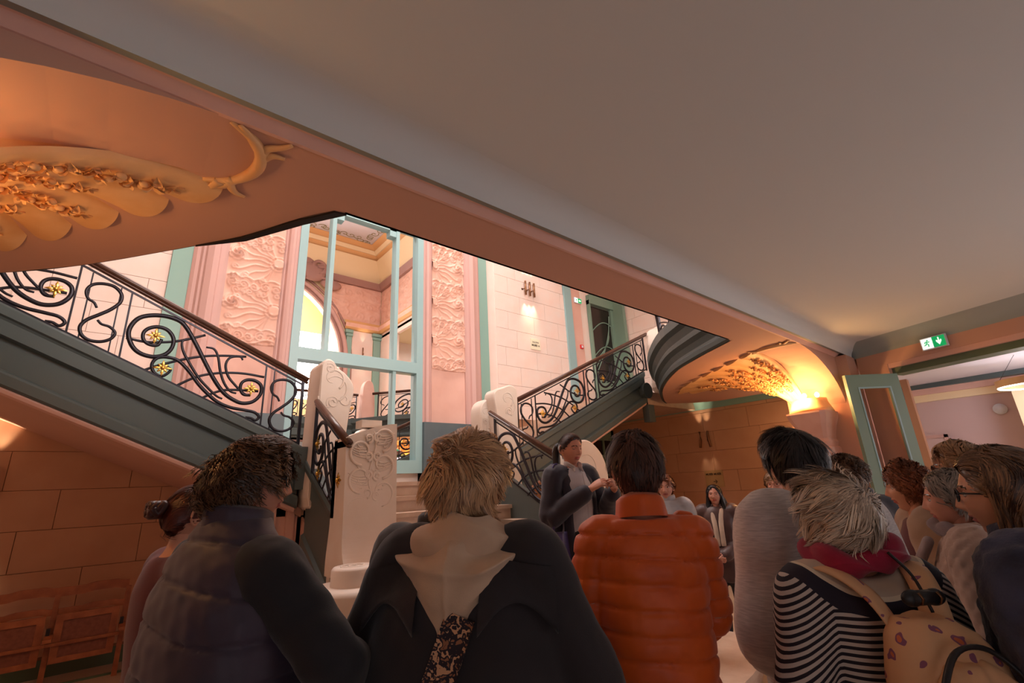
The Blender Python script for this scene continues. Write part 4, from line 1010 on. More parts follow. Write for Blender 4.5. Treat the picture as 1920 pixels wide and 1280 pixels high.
def skull(d):
    """unit directions -> head surface (no features)"""
    x, y, z = d[:, 0], d[:, 1], d[:, 2]; s = sst(-.05, 1.05, -z)
    X = x*.074*(1-.27*s); Y = np.where(y > 0, y*.090*(1-.04*s), y*.100*(1-.42*s)); Z = np.where(z > 0, z*.116, z*.118)
    X = X*(1+.05*np.exp(-((z-.25)/.4)**2)*(y < .3))
    return np.stack([X, Y, Z], 1)
def head_mesh(face, mats_fem=1, expr=0):
    nu, nv = (110, 92) if face else (48, 36)
    V = []; D = []
    for j in range(nv+1):
        t = PI*j/nv
        for i in range(nu): p = 2*PI*i/nu; D.append((math.sin(t)*math.cos(p), math.sin(t)*math.sin(p), math.cos(t)))
    D = np.array(D); P = skull(D)
    F = [(j*nu+i, (j+1)*nu+i, (j+1)*nu+(i+1) % nu, j*nu+(i+1) % nu) for j in range(nv) for i in range(nu)]
    x, y, z = P.T; fr = sst(0, .03, y); ax = np.abs(x)
    g = lambda u, s: np.exp(-(u/s)**2)
    nz = np.interp(z, [-.06, -.042, -.036, -.03, 0, .02, .03], [0, .002, .012, .023, .009, .004, 0]); nw = np.interp(z, [-.04, -.028, .01], [.0135, .011, .0075])
    dy = nz*np.exp(-(x/nw)**2)+.006*g(ax-.013, .006)*g(z+.033, .007)
    dy += -.010*g(ax-.031, .015)*g(z-.007, .011)+.0045*g(ax-.027, .024)*g(z-.026, .008)+.005*g(ax-.042, .018)*g(z+.028, .02)
    dy += .006*g(x, .021)*g(z+.053, .0055)+.0065*g(x, .018)*g(z+.065, .006)-.005*g(x, .026)*g(z+.0585, .003)+.009*g(x, .020)*g(z+.098, .016)-.003*g(x, .03)*g(z+.08, .008)
    P[:, 1] += dy*fr
    mi = np.zeros(len(F), int)
    if face:
        c = P[[f[0] for f in F]]; cx = np.abs(c[:, 0])
        lip = (c[:, 1] > .05) & (cx < .024-.25*np.abs(c[:, 2]+.0585)) & (c[:, 2] > -.0705) & (c[:, 2] < -.0485); mi[lip] = 1
        br = (c[:, 1] > .03) & (cx > .012) & (cx < .048) & (np.abs(c[:, 2]-(.0255+.006*np.sin((cx-.012)/.036*PI)-.02*np.maximum(cx-.036, 0))) < .0034); mi[br] = 2
    b = B().add(P, F); b.MI = list(mi)
    if face:
        for s in (1, -1):
            c = np.array([s*.031, .0665, .0075]); V, F2 = ellip((0, 0, 0), (.0122, .0122, .0122), (20, 16)); a = []
            for f in F2:
                m_ = V[list(f)].mean(0); ang = m_[1]/.0122; a.append(4 if ang > .965 else 5 if ang > .86 else 3)
            k0 = b.n; b.add(V+c, F2); b.MI[-len(F2):] = a
            V, F2 = ellip((0, 0, 0), (.0136, .0134, .0134), (20, 16)); keep = [f for f in F2 if V[list(f)].mean(0)[2] > (.0036 if not expr else -.002) or V[list(f)].mean(0)[2] < -.0062]
            b.add(V+c, keep, 0)
            e = [(c[0]+.0135*math.cos(q), c[1]+.0138*math.sqrt(max(0, 1-(math.cos(q)*.95)**2))*.98, c[2]+(.0042 if not expr else -.0012)+.001*math.sin(q)) for q in np.linspace(.15, PI-.15, 9)]
            b.tube(e, .0009, 5, 2)
    for s in (1, -1):                                   # ears
        t = np.linspace(-2.2, 2.6, 22); c = np.array([s*.0725, -.006, -.002])
        e = np.stack([s*(.004+.011*np.sin((t+2.2)/4.8*PI)), -.017*np.cos(t)*-1*-1+0*t, .031*np.sin(t)*(1+.08*np.sin(t))], 1); e[:, 1] = -.004-.016*np.cos(t)
        b.tube(c+e, np.linspace(.0035, .0052, 22), 7, 0); b.ell(c+np.array([s*.001, -.005, -.001]), (.006, .015, .027), (12, 10), 0)
        b.ell(c+np.array([s*.002, .004, -.024]), (.005, .008, .009), (10, 8), 0); b.ell(c+np.array([s*.003, .006, -.004]), (.004, .004, .007), (8, 6), 0)
    return np.vstack(b.V), b.F, b.MI
HEADS = {k_: head_mesh(*k_) for k_ in ((1, 1, 0), (1, 1, 1), (0, 1, 0))}
SK = {}
def skinmat(name, c):
    m = mat(name, c, .5, bump=(90, .12, .002), col2=(tuple(x*.86 for x in c), 14, .35, .75)); m.node_tree.nodes['Principled BSDF'].inputs['Subsurface Weight'].default_value = .12
    m.node_tree.nodes['Principled BSDF'].inputs['Subsurface Radius'].default_value = (.02, .008, .004); return m
SK['fair'] = skinmat('fair_skin', s2l(214, 158, 130)); SK['tan'] = skinmat('tanned_skin', s2l(196, 134, 104)); SK['rosy'] = skinmat('rosy_skin', s2l(208, 146, 122))
M['lip'] = mat('lips', s2l(176, 92, 84), .4); M['eyew'] = mat('eye_white', s2l(226, 216, 208), .2); M['pupil'] = mat('pupil', (.01, .01, .01), .1); M['iris'] = mat('iris', s2l(86, 62, 44), .15)
def hairmat(name, c1, c2, rough=.42):
    m = bpy.data.materials.new(name); m.use_nodes = True; nt = m.node_tree; b = nt.nodes['Principled BSDF']; b.inputs['Roughness'].default_value = rough
    a = nt.nodes.new('ShaderNodeAttribute'); a.attribute_name = 'tone'; r = nt.nodes.new('ShaderNodeValToRGB')
    r.color_ramp.elements[0].color = (*c1, 1); r.color_ramp.elements[1].color = (*c2, 1)
    nt.links.new(a.outputs['Fac'], r.inputs[0]); nt.links.new(r.outputs[0], b.inputs['Base Color']); return m
def fabric(name, c, c2=None, sc=400, st=.25, rough=.85, sheen=.2, stretch=(1, 1, 1)):
    return mat(name, c, rough, bump=(sc, st, .002), col2=(c2 or tuple(x*.8 for x in c), 9, .35, .7, stretch), sheen=sheen)
def make_hair(root, m, hz, tilt, style, n, L, seed, width=.0016, lift=.012, curl=0, whorl=(0, -.55, .83), thick=.018, scalp=None, fall=.35, part=None, puff=None, sc=1.0, clump=9, tone=(.5, .5), bare=None, shellm=None, rough=.28):
    """style: list of (azimuth deg from the face, hairline z) ; hz head centre (local), tilt Matrix"""
    r = np.random.default_rng(seed); az = np.array([s[0] for s in style]); hl = np.array([s[1] for s in style])
    def T(d):
        a = np.degrees(np.arctan2(np.abs(d[:, 0]), d[:, 1])); h = np.interp(a, az, hl); t = thick*sst(-.05, .22, d[:, 2]-h)-.010*(1-sst(-.05, .1, d[:, 2]-h))
        if puff: t = t+puff(d)*sst(-.02, .25, d[:, 2]-h)
        return t
    nu, nv = 56, 44; D = np.array([(math.sin(PI*j/nv)*math.cos(2*PI*i/nu), math.sin(PI*j/nv)*math.sin(2*PI*i/nu), math.cos(PI*j/nv)) for j in range(nv+1) for i in range(nu)])
    S = skull(D); S = S+D*T(D)[:, None]*.9+D*(noise3(D, 9, seed)*.0025)[:, None]*(T(D) > .004)[:, None]
    F = [(j*nu+i, (j+1)*nu+i, (j+1)*nu+(i+1) % nu, j*nu+(i+1) % nu) for j in range(nv) for i in range(nu)]
    b = B().add(S, F); tn = [np.full(len(S), .18)]
    wh = np.array(whorl, float); wh /= np.linalg.norm(wh)
    NC = max(4, n//clump); g = r.normal(size=(NC*5, 3)); g /= np.linalg.norm(g, axis=1)[:, None]
    a = np.degrees(np.arctan2(np.abs(g[:, 0]), g[:, 1])); g = g[g[:, 2] > np.interp(a, az, hl)+.02]
    if bare is not None: g = g[r.random(len(g)) > bare(g)]
    g = g[:NC]; NC = len(g); cl = np.repeat(np.arange(NC), clump); n = len(cl)
    root_d = g[cl]+r.normal(size=(n, 3))*.09; root_d /= np.linalg.norm(root_d, axis=1)[:, None]
    steps = 9; LL = L*(r.uniform(.7, 1.2, NC)[cl])*r.uniform(.85, 1.1, n)
    bg = r.normal(0, .45, (NC, 3)); bz = bg[cl]; lf = r.uniform(.25, 1.7, NC)
    # guide paths per clump then strands converge on them
    def path(d0, LL, sd):
        P = skull(d0)+d0*(T(d0)*.75)[:, None]; out = [P.copy()]; bias = bz if len(d0) == n else bg
        for k_ in range(steps):
            q = out[-1]; rad = np.linalg.norm(q, axis=1)[:, None]; d = q/rad
            fl = d-wh; fl = fl-d*(fl*d).sum(1)[:, None]; fl /= np.linalg.norm(fl, axis=1)[:, None]+1e-6
            gr = np.array([[0, 0, -1.]])*np.ones((len(q), 1)); nz = np.stack([noise3(q+.3*sd, 30, s+seed)*.8 for s in (1, 2, 3)], 1)+bias
            v = fl*(1-fall)+gr*fall*(k_/steps+.3)+nz*rough+d*(.35 if k_ < 3 else 0)
            if part is not None: v = v+part(q)
            v /= np.linalg.norm(v, axis=1)[:, None]; q2 = q+v*(LL/steps)[:, None]
            d2 = q2/np.linalg.norm(q2, axis=1)[:, None]; lo = np.linalg.norm(skull(d2), axis=1)+np.maximum(T(d2), .004)*.93
            rr = np.linalg.norm(q2, axis=1); hi = lo+lift*(.35+k_/steps)*(lf[cl] if len(d0) == n else lf); below = d2[:, 2] < -.55
            rr2 = np.clip(rr, lo, np.where(below, rr+.02, hi)); q2 = d2*rr2[:, None]; out.append(q2)
        return np.array(out)
    G = path(g, L*np.ones(NC), 0)[:, cl]; Pp = path(root_d, LL, 0); w_ = np.linspace(0, .72, steps+1)[:, None, None]
    Pp = Pp*(1-w_)+(G+(Pp-G)*.25)*w_
    if curl:
        ph = r.uniform(0, 6.28, NC)[cl]; fq = r.uniform(1.6, 2.6, NC)[cl]
        for k_ in range(steps+1):
            d = Pp[k_]/np.linalg.norm(Pp[k_], axis=1)[:, None]; e1 = np.cross(d, (0, 0, 1.)); e1 /= np.linalg.norm(e1, axis=1)[:, None]+1e-6; e2 = np.cross(d, e1)
            an = ph+fq*k_*.75; A_ = curl*min(1, k_/3); Pp[k_] += (e1*np.cos(an)[:, None]+(d*.9+e2*.4)*(.6+np.sin(an))[:, None])*A_
    V = []; tone_s = np.clip(r.normal(tone[0], tone[1]*.35, NC)[cl]+r.normal(0, .12, n), 0, 1)
    wv = np.array([.7, 1, 1, 1, 1, .95, .85, .7, .5, .12])
    VV = np.empty((n, steps+1, 2, 3))
    for k_ in range(steps+1):
        a_, b_ = Pp[min(k_+1, steps)], Pp[max(k_-1, 0)]; t = a_-b_; t /= np.linalg.norm(t, axis=1)[:, None]+1e-9
        d = Pp[k_]/np.linalg.norm(Pp[k_], axis=1)[:, None]; s = np.cross(t, d); s /= np.linalg.norm(s, axis=1)[:, None]+1e-9
        s = s+d*r.normal(0, .35, (n, 1)) if k_ == 0 else s
        VV[:, k_, 0] = Pp[k_]-s*width*wv[k_]; VV[:, k_, 1] = Pp[k_]+s*width*wv[k_]
    base = np.arange(n)[:, None]*(steps+1)*2+np.arange(steps)[None]*2; base = base.ravel()
    FF = np.stack([base, base+1, base+3, base+2], 1)
    b.add(VV.reshape(-1, 3), FF.tolist()); tn.append(np.repeat(tone_s, (steps+1)*2))
    V = np.vstack(b.V)*sc; V = xf(V, tilt); o = mesh('hair', V, b.F, m, root, True)
    at = o.data.attributes.new('tone', 'FLOAT', 'POINT'); at.data.foreach_set('value', np.concatenate(tn).astype(np.float32))
    return o
BACKHL = [(0, .62), (35, .5), (60, .30), (78, -.12), (88, -.05), (100, .02), (118, -.35), (150, -.62), (180, -.68)]
def person(label, x, y, H, yaw, skin='fair', z0=0, w=1.0, face=0, expr=0, head_yaw=0, head_pitch=0, lean=0, arms=None, hand=('relax', 'relax'), palms=(None, None), hair=None, garments=(), pants=None, shoes=None, hs=1.0, brow=None, hips=1.0, stoop=0, head_roll=0, group=None):
    s = H/1.70; r = tag(empty('person', (x, y, z0), yaw-PI/2), label, 'person', group)
    sh = 1.385*s
    if arms is None: arms = {}
    J = {}
    for sd, nm in ((1, 'R'), (-1, 'L')):
        S = np.array([sd*.178*w*s, -.01, sh]); E_ = np.array(arms.get(nm+'e', (sd*.245*w, -.03, 1.10)))*s; W_ = np.array(arms.get(nm+'w', (sd*.26*w, .05, .86)))*s
        J[nm] = (S, E_, W_)
    def body_parts(o=0., arm_o=0., z_lo=.80, cuff=1.0, sl=1.0, sw=1.0, rows=None, legs=True, neck=True, armr=1.0):
        P = []; base = [(.78, .150*hips, .105, 0), (.90, .172*hips, .118, -.01), (1.04, .142*w, .104, 0), (1.20, .160*w, .118, 0), (1.32, .172*w, .112, -.005), (1.40, .150*w, .085, -.01), (1.445, .095*w, .062, -.01)]
        rw = rows or base; rw = [(z*s, a*s+o, d*s+o, c*s) for z, a, d, c in rw if z >= z_lo-.001]
        P.append(torso(rw))
        if neck: P.append(limb([(0, -.012*s, 1.40*s), (0, 0, 1.47*s), (0, .012*s, 1.55*s)], [.062*s, .053*s, .052*s]))
        for nm in ('R', 'L'):
            S, E_, W_ = J[nm]; 
            W2 = E_+(W_-E_)*sl
            P.append(limb([S*np.array([.55, 1, 1]), S, S+(E_-S)*.5, E_, E_+(W2-E_)*.5, W2], np.array([.058, .062, .052, .045, .040, .030+.012*(sl < 1)])*s*armr+arm_o))
        return P
    parts = body_parts()
    for sd in (1, -1):
        parts.append(limb([(sd*.085*s, 0, .90*s), (sd*.09*s, .01, .70*s), (sd*.095*s, .015, .48*s), (sd*.10*s, -.01, .28*s), (sd*.10*s, -.015, .08*s)], np.array([.088, .078, .055, .052, .036])*s))
    V, NN, F = remesh(parts, .017*s, 3)
    b = B().add(V, F); b.MI = [0]*len(F)
    for nm, sd, pz, pl in (('R', 1, hand[0], palms[0]), ('L', -1, hand[1], palms[1])):
        HV, HF = place_hand(J[nm][2], J[nm][1], sd, pz, s, pl); b.add(HV, HF, 0)
    hz = np.array([0, .022*s+lean*.0, H-.118*hs*s]); tilt = Matrix.Translation(hz)@Matrix.Rotation(head_yaw, 4, 'Z')@Matrix.Rotation(head_pitch, 4, 'X')@Matrix.Rotation(head_roll, 4, 'Y')
    HV, HF, HM = HEADS[(1, 1, expr) if face else (0, 1, 0)]; b.add(xf(HV*hs*s, tilt), HF); b.MI[-len(HF):] = HM
    bw = brow or M['iris']
    ob = b.out('body', None, r, True, [SK[skin], M['lip'], bw, M['eyew'], M['pupil'], M['iris']])
    if pants:
        P = [torso([(z*s, a*s+.012, d*s+.012, 0) for z, a, d in ((.74, .150*hips, .105), (.90, .172*hips, .118), (1.02, .150*hips, .110))])]
        for sd in (1, -1): P.append(limb([(sd*.085*s, 0, .90*s), (sd*.09*s, .01, .70*s), (sd*.095*s, .015, .48*s), (sd*.10*s, -.01, .28*s), (sd*.10*s, -.015, .09*s)], np.array([.094, .086, .068, .064, .058])*s+.006))
        V, NN, F = remesh(P, .018*s, 2); V = V+NN*(noise3(V, 30, 3)*.003)[:, None]; mesh('trousers', V, F, pants, r, True)
        for sd in (1, -1):
            V, F = limb([(sd*.10*s, -.06*s, .045), (sd*.105*s, .02*s, .045), (sd*.115*s, .14*s, .032)], [(.036, .042), (.042, .044), (.040, .028)]); mesh('shoe', V, F, shoes or M['black'], r, True)
    for g in garments: g(r, s, J, body_parts, hz)
    if hair: make_hair(r, hz=hz, tilt=tilt, sc=hs*s, **hair)
    return r, tilt, s, hs, J
def garment(name, m, o=.02, arm_o=.015, voxel=.013, rows=None, sl=.97, disp=None, extra=None, z_lo=.80, armr=1.0, smooth=3, mi=None, neck_cut=True):
    def f(r, s, J, bp, hz):
        P = bp(o, arm_o, z_lo=z_lo, rows=rows, sl=sl, neck=False, armr=armr)
        if extra: P += extra(s, J)
        V, NN, F = remesh(P, voxel, smooth)
        if disp: V = V+NN*disp(V/s, NN)[:, None]
        return mesh(name, V, F, m, r, True)
    return f
def addon(name, m, fn, smooth=True):
    def f(r, s, J, bp, hz):
        V, F = fn(s, J); return mesh(name, V, F, m, r, smooth)
    return f
def glasses(r, tilt, sc, m, w_=.0021, round_=False):
    b = B()
    for sd in (1, -1):
        t = np.linspace(0, 2*PI, 26)[:-1]; e = 1 if round_ else .6
        b.tube(np.stack([sd*.033+.024*np.sign(np.cos(t))*np.abs(np.cos(t))**e, .0965-.10*np.abs(.024*np.cos(t)+.0)*0-.010*(np.abs(sd*.033+.024*np.cos(t))/.05)**2, .006+.018*np.sign(np.sin(t))*np.abs(np.sin(t))**e], 1), w_, 6, closed=True)
        b.tube([(sd*.056, .084, .010), (sd*.070, .06, .010), (sd*.077, .0, .008), (sd*.078, -.014, -.004)], w_, 6)
    b.tube([(-.010, .0975, .010), (0, .099, .013), (.010, .0975, .010)], w_, 6)
    V = xf(np.vstack(b.V)*sc, tilt); o = mesh('glasses', V, b.F, m, r, True)
    L = B()
    for sd in (1, -1):
        t = np.linspace(0, 2*PI, 24)[:-1]; L.add([(sd*.033+.023*np.cos(a), .0955-.010*(abs(sd*.033+.023*np.cos(a))/.05)**2, .006+.017*np.sin(a)) for a in t], [tuple(range(23))])
    mesh('lens', xf(np.vstack(L.V)*sc, tilt), L.F, M['glass'], o)
def quilt(sp, amp, wave=.02, seed=1, wrinkle=.003):
    def d(P, N):
        z = P[:, 2]+wave*np.sin(P[:, 0]*5+1.3*np.sin(P[:, 2]*7)+P[:, 1]*4)*.5; g = np.abs(np.sin(PI*z/sp)); return amp*(np.minimum(g*3.2, 1)**.6-1+.3*(g-1))+wrinkle*noise3(P*np.array([1, 1, 1.6]), 26, seed)+.0015*noise3(P, 90, seed+3)
    return d
def folds(a=.006, seed=1, fine=.0015, vert=1.0):
    def d(P, N): return a*noise3(P*np.array([1.5, 1.5, .45*vert]), 20, seed)+fine*noise3(P, 70, seed+5)
    return d
def collar(z0, z1, r0, r1, th=.012, yc=-.008, m=None, open_=0, name='collar'):
    def fn(s, J):
        def f(u, v):
            a = PI/2+open_+(2*PI-2*open_)*u; rr = np.where(v < .5, r0+(r1-r0)*v*2, r1+(r0-r1)*(v-.5)*2); th_ = np.where(v < .5, 0, -th); z = np.where(v < .5, z0+(z1-z0)*v*2, z1+(z0-z1)*(v-.5)*2)
            rr = rr+th_+.002*np.sin(a*7); return np.stack([rr*np.cos(a)*1.02, yc+rr*np.sin(a)*.98, z+.012*np.sin(a)*-1], 1)*s
        return grid(f, 41, 13)
    return addon(name, m, fn)
GUIDE = np.array([2.72, 2.55])
def yaw_to(x, y, t=GUIDE): return math.atan2(t[1]-y, t[0]-x)
def stripes_mat():
    m = bpy.data.materials.new('striped_knit'); m.use_nodes = True; nt = m.node_tree; b = nt.nodes['Principled BSDF']; b.inputs['Roughness'].default_value = .85
    tc = nt.nodes.new('ShaderNodeTexCoord'); sp = nt.nodes.new('ShaderNodeSeparateXYZ'); nt.links.new(tc.outputs['Object'], sp.inputs[0])
    def mth(op, a, b_=None, v=None):
        n = nt.nodes.new('ShaderNodeMath'); n.operation = op; nt.links.new(a, n.inputs[0])
        if b_ is not None: nt.links.new(b_, n.inputs[1])
        if v is not None: n.inputs[1].default_value = v
        return n.outputs[0]
    ax = mth('ABSOLUTE', sp.outputs['X']); zz = mth('ADD', sp.outputs['Z'], mth('MULTIPLY', mth('MAXIMUM', mth('SUBTRACT', ax, v=.15), v=0), v=.55))
    fr = mth('FRACT', mth('MULTIPLY', zz, v=58)); st = mth('GREATER_THAN', fr, v=.52)
    m1 = nt.nodes.new('ShaderNodeMix'); m1.data_type = 'RGBA'; nt.links.new(st, m1.inputs[0]); m1.inputs[6].default_value = (*s2l(205, 192, 182), 1); m1.inputs[7].default_value = (*s2l(34, 26, 36), 1)
    # yoke by distance from the neck
    yy = mth('ADD', sp.outputs['Y'], v=.0); zc = mth('SUBTRACT', sp.outputs['Z'], v=1.475); r2 = mth('ADD', mth('MULTIPLY', ax, ax), mth('ADD', mth('MULTIPLY', yy, yy), mth('MULTIPLY', mth('MULTIPLY', zc, zc), v=1.25))); rr = mth('SQRT', r2)
    m2 = nt.nodes.new('ShaderNodeMix'); m2.data_type = 'RGBA'; nt.links.new(mth('LESS_THAN', rr, v=.235), m2.inputs[0]); nt.links.new(m1.outputs[2], m2.inputs[6]); m2.inputs[7].default_value = (*s2l(38, 32, 46), 1)
    m3 = nt.nodes.new('ShaderNodeMix'); m3.data_type = 'RGBA'; nt.links.new(mth('LESS_THAN', rr, v=.19), m3.inputs[0]); nt.links.new(m2.outputs[2], m3.inputs[6]); m3.inputs[7].default_value = (*s2l(226, 208, 182), 1)
    m4 = nt.nodes.new('ShaderNodeMix'); m4.data_type = 'RGBA'; nt.links.new(mth('LESS_THAN', rr, v=.178), m4.inputs[0]); nt.links.new(m3.outputs[2], m4.inputs[6]); m4.inputs[7].default_value = (*s2l(196, 176, 156), 1)
    nt.links.new(m4.outputs[2], b.inputs['Base Color'])
    return m
def spots_mat(name, base, dark, mid, sc, lo=.18, hi=.30, sc2=None):
    m = bpy.data.materials.new(name); m.use_nodes = True; nt = m.node_tree; b = nt.nodes['Principled BSDF']; b.inputs['Roughness'].default_value = .8
    tc = nt.nodes.new('ShaderNodeTexCoord'); nz = nt.nodes.new('ShaderNodeTexNoise'); nz.inputs['Scale'].default_value = sc*.7
    ad = nt.nodes.new('ShaderNodeMixRGB'); ad.inputs[0].default_value = .06; nt.links.new(tc.outputs['Object'], nz.inputs['Vector']); nt.links.new(tc.outputs['Object'], ad.inputs[1]); nt.links.new(nz.outputs['Color'], ad.inputs[2])
    v = nt.nodes.new('ShaderNodeTexVoronoi'); v.inputs['Scale'].default_value = sc; nt.links.new(ad.outputs[0], v.inputs['Vector'])
    r = nt.nodes.new('ShaderNodeValToRGB'); e = r.color_ramp.elements; r.color_ramp.interpolation = 'CONSTANT'
    e[0].position = 0; e[0].color = (*mid, 1); e[1].position = lo; e[1].color = (*dark, 1); n = e.new(hi); n.color = (*base, 1)
    nt.links.new(v.outputs['Distance'], r.inputs[0]); nt.links.new(r.outputs[0], b.inputs['Base Color']); return m
K = {}
K['vest'] = fabric('purple_puffer', s2l(56, 44, 62), s2l(46, 36, 52), 500, .15, .55)
K['fleece'] = fabric('black_fleece', s2l(24, 22, 28), s2l(18, 17, 22), 600, .4)
K['coat'] = fabric('black_wool_coat', s2l(40, 34, 38), s2l(32, 28, 31), 500, .4)
K['hood'] = fabric('beige_sweatshirt', s2l(208, 178, 150), s2l(192, 162, 136), 400, .3)
K['leopard'] = spots_mat('leopard_strap', s2l(206, 158, 120), s2l(34, 24, 34), s2l(150, 100, 70), 58, .32, .66)
K['orange'] = fabric('orange_puffer', s2l(228, 98, 18), s2l(210, 84, 14), 300, .12, .5)
K['grey'] = fabric('heather_grey', s2l(206, 196, 190), s2l(176, 166, 162), 60, .15, .9, stretch=(3, 3, 26))
K['stripe'] = stripes_mat()
K['scarf'] = fabric('crimson_scarf', s2l(170, 24, 62), s2l(140, 18, 50), 300, .3)
K['pack'] = spots_mat('feather_print', s2l(226, 176, 132), s2l(140, 84, 110), s2l(206, 110, 70), 24, .16, .28)
K['navy'] = fabric('navy_knit', s2l(70, 76, 104), s2l(36, 38, 56), 120, .9, .95)
K['quilt'] = fabric('beige_quilted', s2l(190, 160, 144), s2l(178, 148, 132), 400, .15, .7)
K['scarf2'] = fabric('grey_print_scarf', s2l(150, 132, 132), s2l(112, 96, 104), 300, .3)
K['camel'] = fabric('greige_cardigan', s2l(172, 144, 122), s2l(160, 132, 112), 300, .4)
K['maroon'] = fabric('maroon_top', s2l(92, 34, 42)); K['blazer'] = fabric('navy_blazer', s2l(36, 32, 50), s2l(30, 26, 42), 500, .2, .7)
K['shirt'] = fabric('white_shirt', s2l(206, 200, 204), s2l(194, 188, 194), 500, .1, .8); K['trouser'] = fabric('black_trousers', s2l(28, 24, 28))
K['jean'] = fabric('dark_jeans', s2l(52, 48, 54)); K['brown'] = fabric('brown_leather_jacket', s2l(84, 58, 54), s2l(70, 46, 44), 200, .3, .45)
K['cream'] = fabric('cream_scarf', s2l(214, 190, 168)); K['tote'] = fabric('purple_tote', s2l(62, 48, 110), s2l(54, 42, 96), 500, .2)
K['zip'] = fabric('light_grey_fleece', s2l(178, 176, 180)); K['navyj'] = fabric('dark_navy_jacket', s2l(34, 34, 46))
K['olive'] = mat('olive_print', s2l(150, 140, 52), .7); K['yellow'] = mat('yellow_print', s2l(226, 190, 44), .7); K['seam'] = mat('dark_seam', s2l(30, 20, 20), .8)
HB = hairmat('blond_hair', s2l(132, 92, 62), s2l(238, 192, 144)); HD = hairmat('dark_hair', s2l(28, 16, 13), s2l(104, 62, 46), .5); HBr = hairmat('brown_curly_hair', s2l(44, 28, 18), s2l(122, 84, 54))
HG = hairmat('grey_hair', s2l(130, 108, 92), s2l(246, 224, 198)); HW = hairmat('auburn_hair', s2l(56, 18, 14), s2l(110, 48, 34)); HR = hairmat('chestnut_curls', s2l(84, 42, 24), s2l(168, 100, 64))
HM_ = hairmat('brown_bob_hair', s2l(62, 40, 28), s2l(176, 134, 98)); HG2 = hairmat('short_grey_hair', s2l(86, 74, 66), s2l(178, 160, 144)); HK = hairmat('black_hair', s2l(12, 9, 10), s2l(44, 32, 30)); HY = hairmat('dark_blond_hair', s2l(110, 74, 48), s2l(190, 146, 104))
FOLDED = dict(Re=(.25, .02, 1.09), Rw=(-.08, .20, 1.10), Le=(-.25, .02, 1.09), Lw=(.08, .22, 1.06))
def band(name, m, pts, w_, th=.006, up=(0, 0, 1), k_=6):
    def fn(s, J): P = smoothpath(pts, k_)*s; return tube(P, np.ones(len(P)), 8, flat=(w_, th), up=up)
    return addon(name, m, fn)

# 1 man in the purple quilted vest
r, T, s, hs, J = person('man seen from behind in dark purple quilted vest, wavy brown hair and glasses', .32, 1.61, 1.855, yaw_to(.33, 1.60)-.1, 'rosy', w=1.04, hips=1.08, hs=.92, head_yaw=-.45, face=1, arms=dict(Re=(.325, .08, 1.19), Rw=(.05, .33, 1.12), Le=(-.29, .03, 1.10), Lw=(.0, .26, 1.06)), pants=K['jean'],
    hair=dict(m=HBr, style=[(0, .62), (35, .5), (60, .30), (78, .0), (88, .02), (100, .05), (118, -.35), (150, -.66), (180, -.74)], n=5200, L=.09, seed=4, width=.0016, lift=.030, rough=.55, curl=.007, thick=.022, clump=12),
    garments=[garment('sleeves', K['fleece'], .014, .018, .012, disp=folds(.004, 2, .003)),
              lambda r, s, J, bp, hz: None])
def vest(r, s, J):
    rows = [(.72, .225, .16, 0), (.90, .245, .175, -.01), (1.04, .245, .175, -.005), (1.20, .245, .170, -.005), (1.32, .235, .150, -.01), (1.41, .20, .112, -.02), (1.47, .135, .085, -.02), (1.51, .085, .075, -.012)]
    P = [torso([(z*s, a*s, d*s, c*s) for z, a, d, c in rows])]
    V, N, F = remesh(P, .008, 5); V = V+N*quilt(.085, .010, .04, 3, .0015)(V/s, N)[:, None]; mesh('vest', V, F, K['vest'], r, True)
vest(r, s, J); collar(1.47, 1.535, .088, .082, m=K['vest'])(r, s, J, None, None)
glasses(r, T, hs*s, M['black'])

# 2 woman with blond hair and hooded top under a black coat
coat_rows = [(.55, .36, .24, 0), (.80, .34, .22, 0), (1.05, .295, .185, 0), (1.20, .255, .16, 0), (1.32, .215, .135, -.01), (1.40, .172, .10, -.01), (1.45, .105, .07, -.01)]
r, T, s, hs, J = person('woman seen from behind with short blond hair and beige hood over a black coat', .84, 1.22, 1.83, yaw_to(.84, 1.22)+.05, 'fair', w=.95, hs=.97, arms=dict(Re=(.31, -.02, 1.10), Rw=(.16, .24, 1.0), Le=(-.31, -.02, 1.10), Lw=(-.16, .24, 1.0)), pants=K['jean'], head_yaw=-.12,
    hair=dict(m=HB, style=[(0, .62), (35, .5), (60, .30), (78, .0), (88, .02), (100, .04), (118, -.40), (150, -.86), (180, -1.0)], n=7000, L=.085, seed=8, width=.0015, lift=.034, rough=.5, thick=.026, whorl=(.15, -.75, .62), fall=.28, clump=13, puff=lambda d: .012*sst(0, .8, d[:, 2])+.010*sst(.2, .9, -d[:, 1])*sst(-.5, .1, d[:, 2]), tone=(.5, .6)),
    garments=[garment('coat', K['coat'], .022, .028, .013, rows=coat_rows, z_lo=.5, disp=folds(.007, 7, .0015, .7), armr=1.15)])
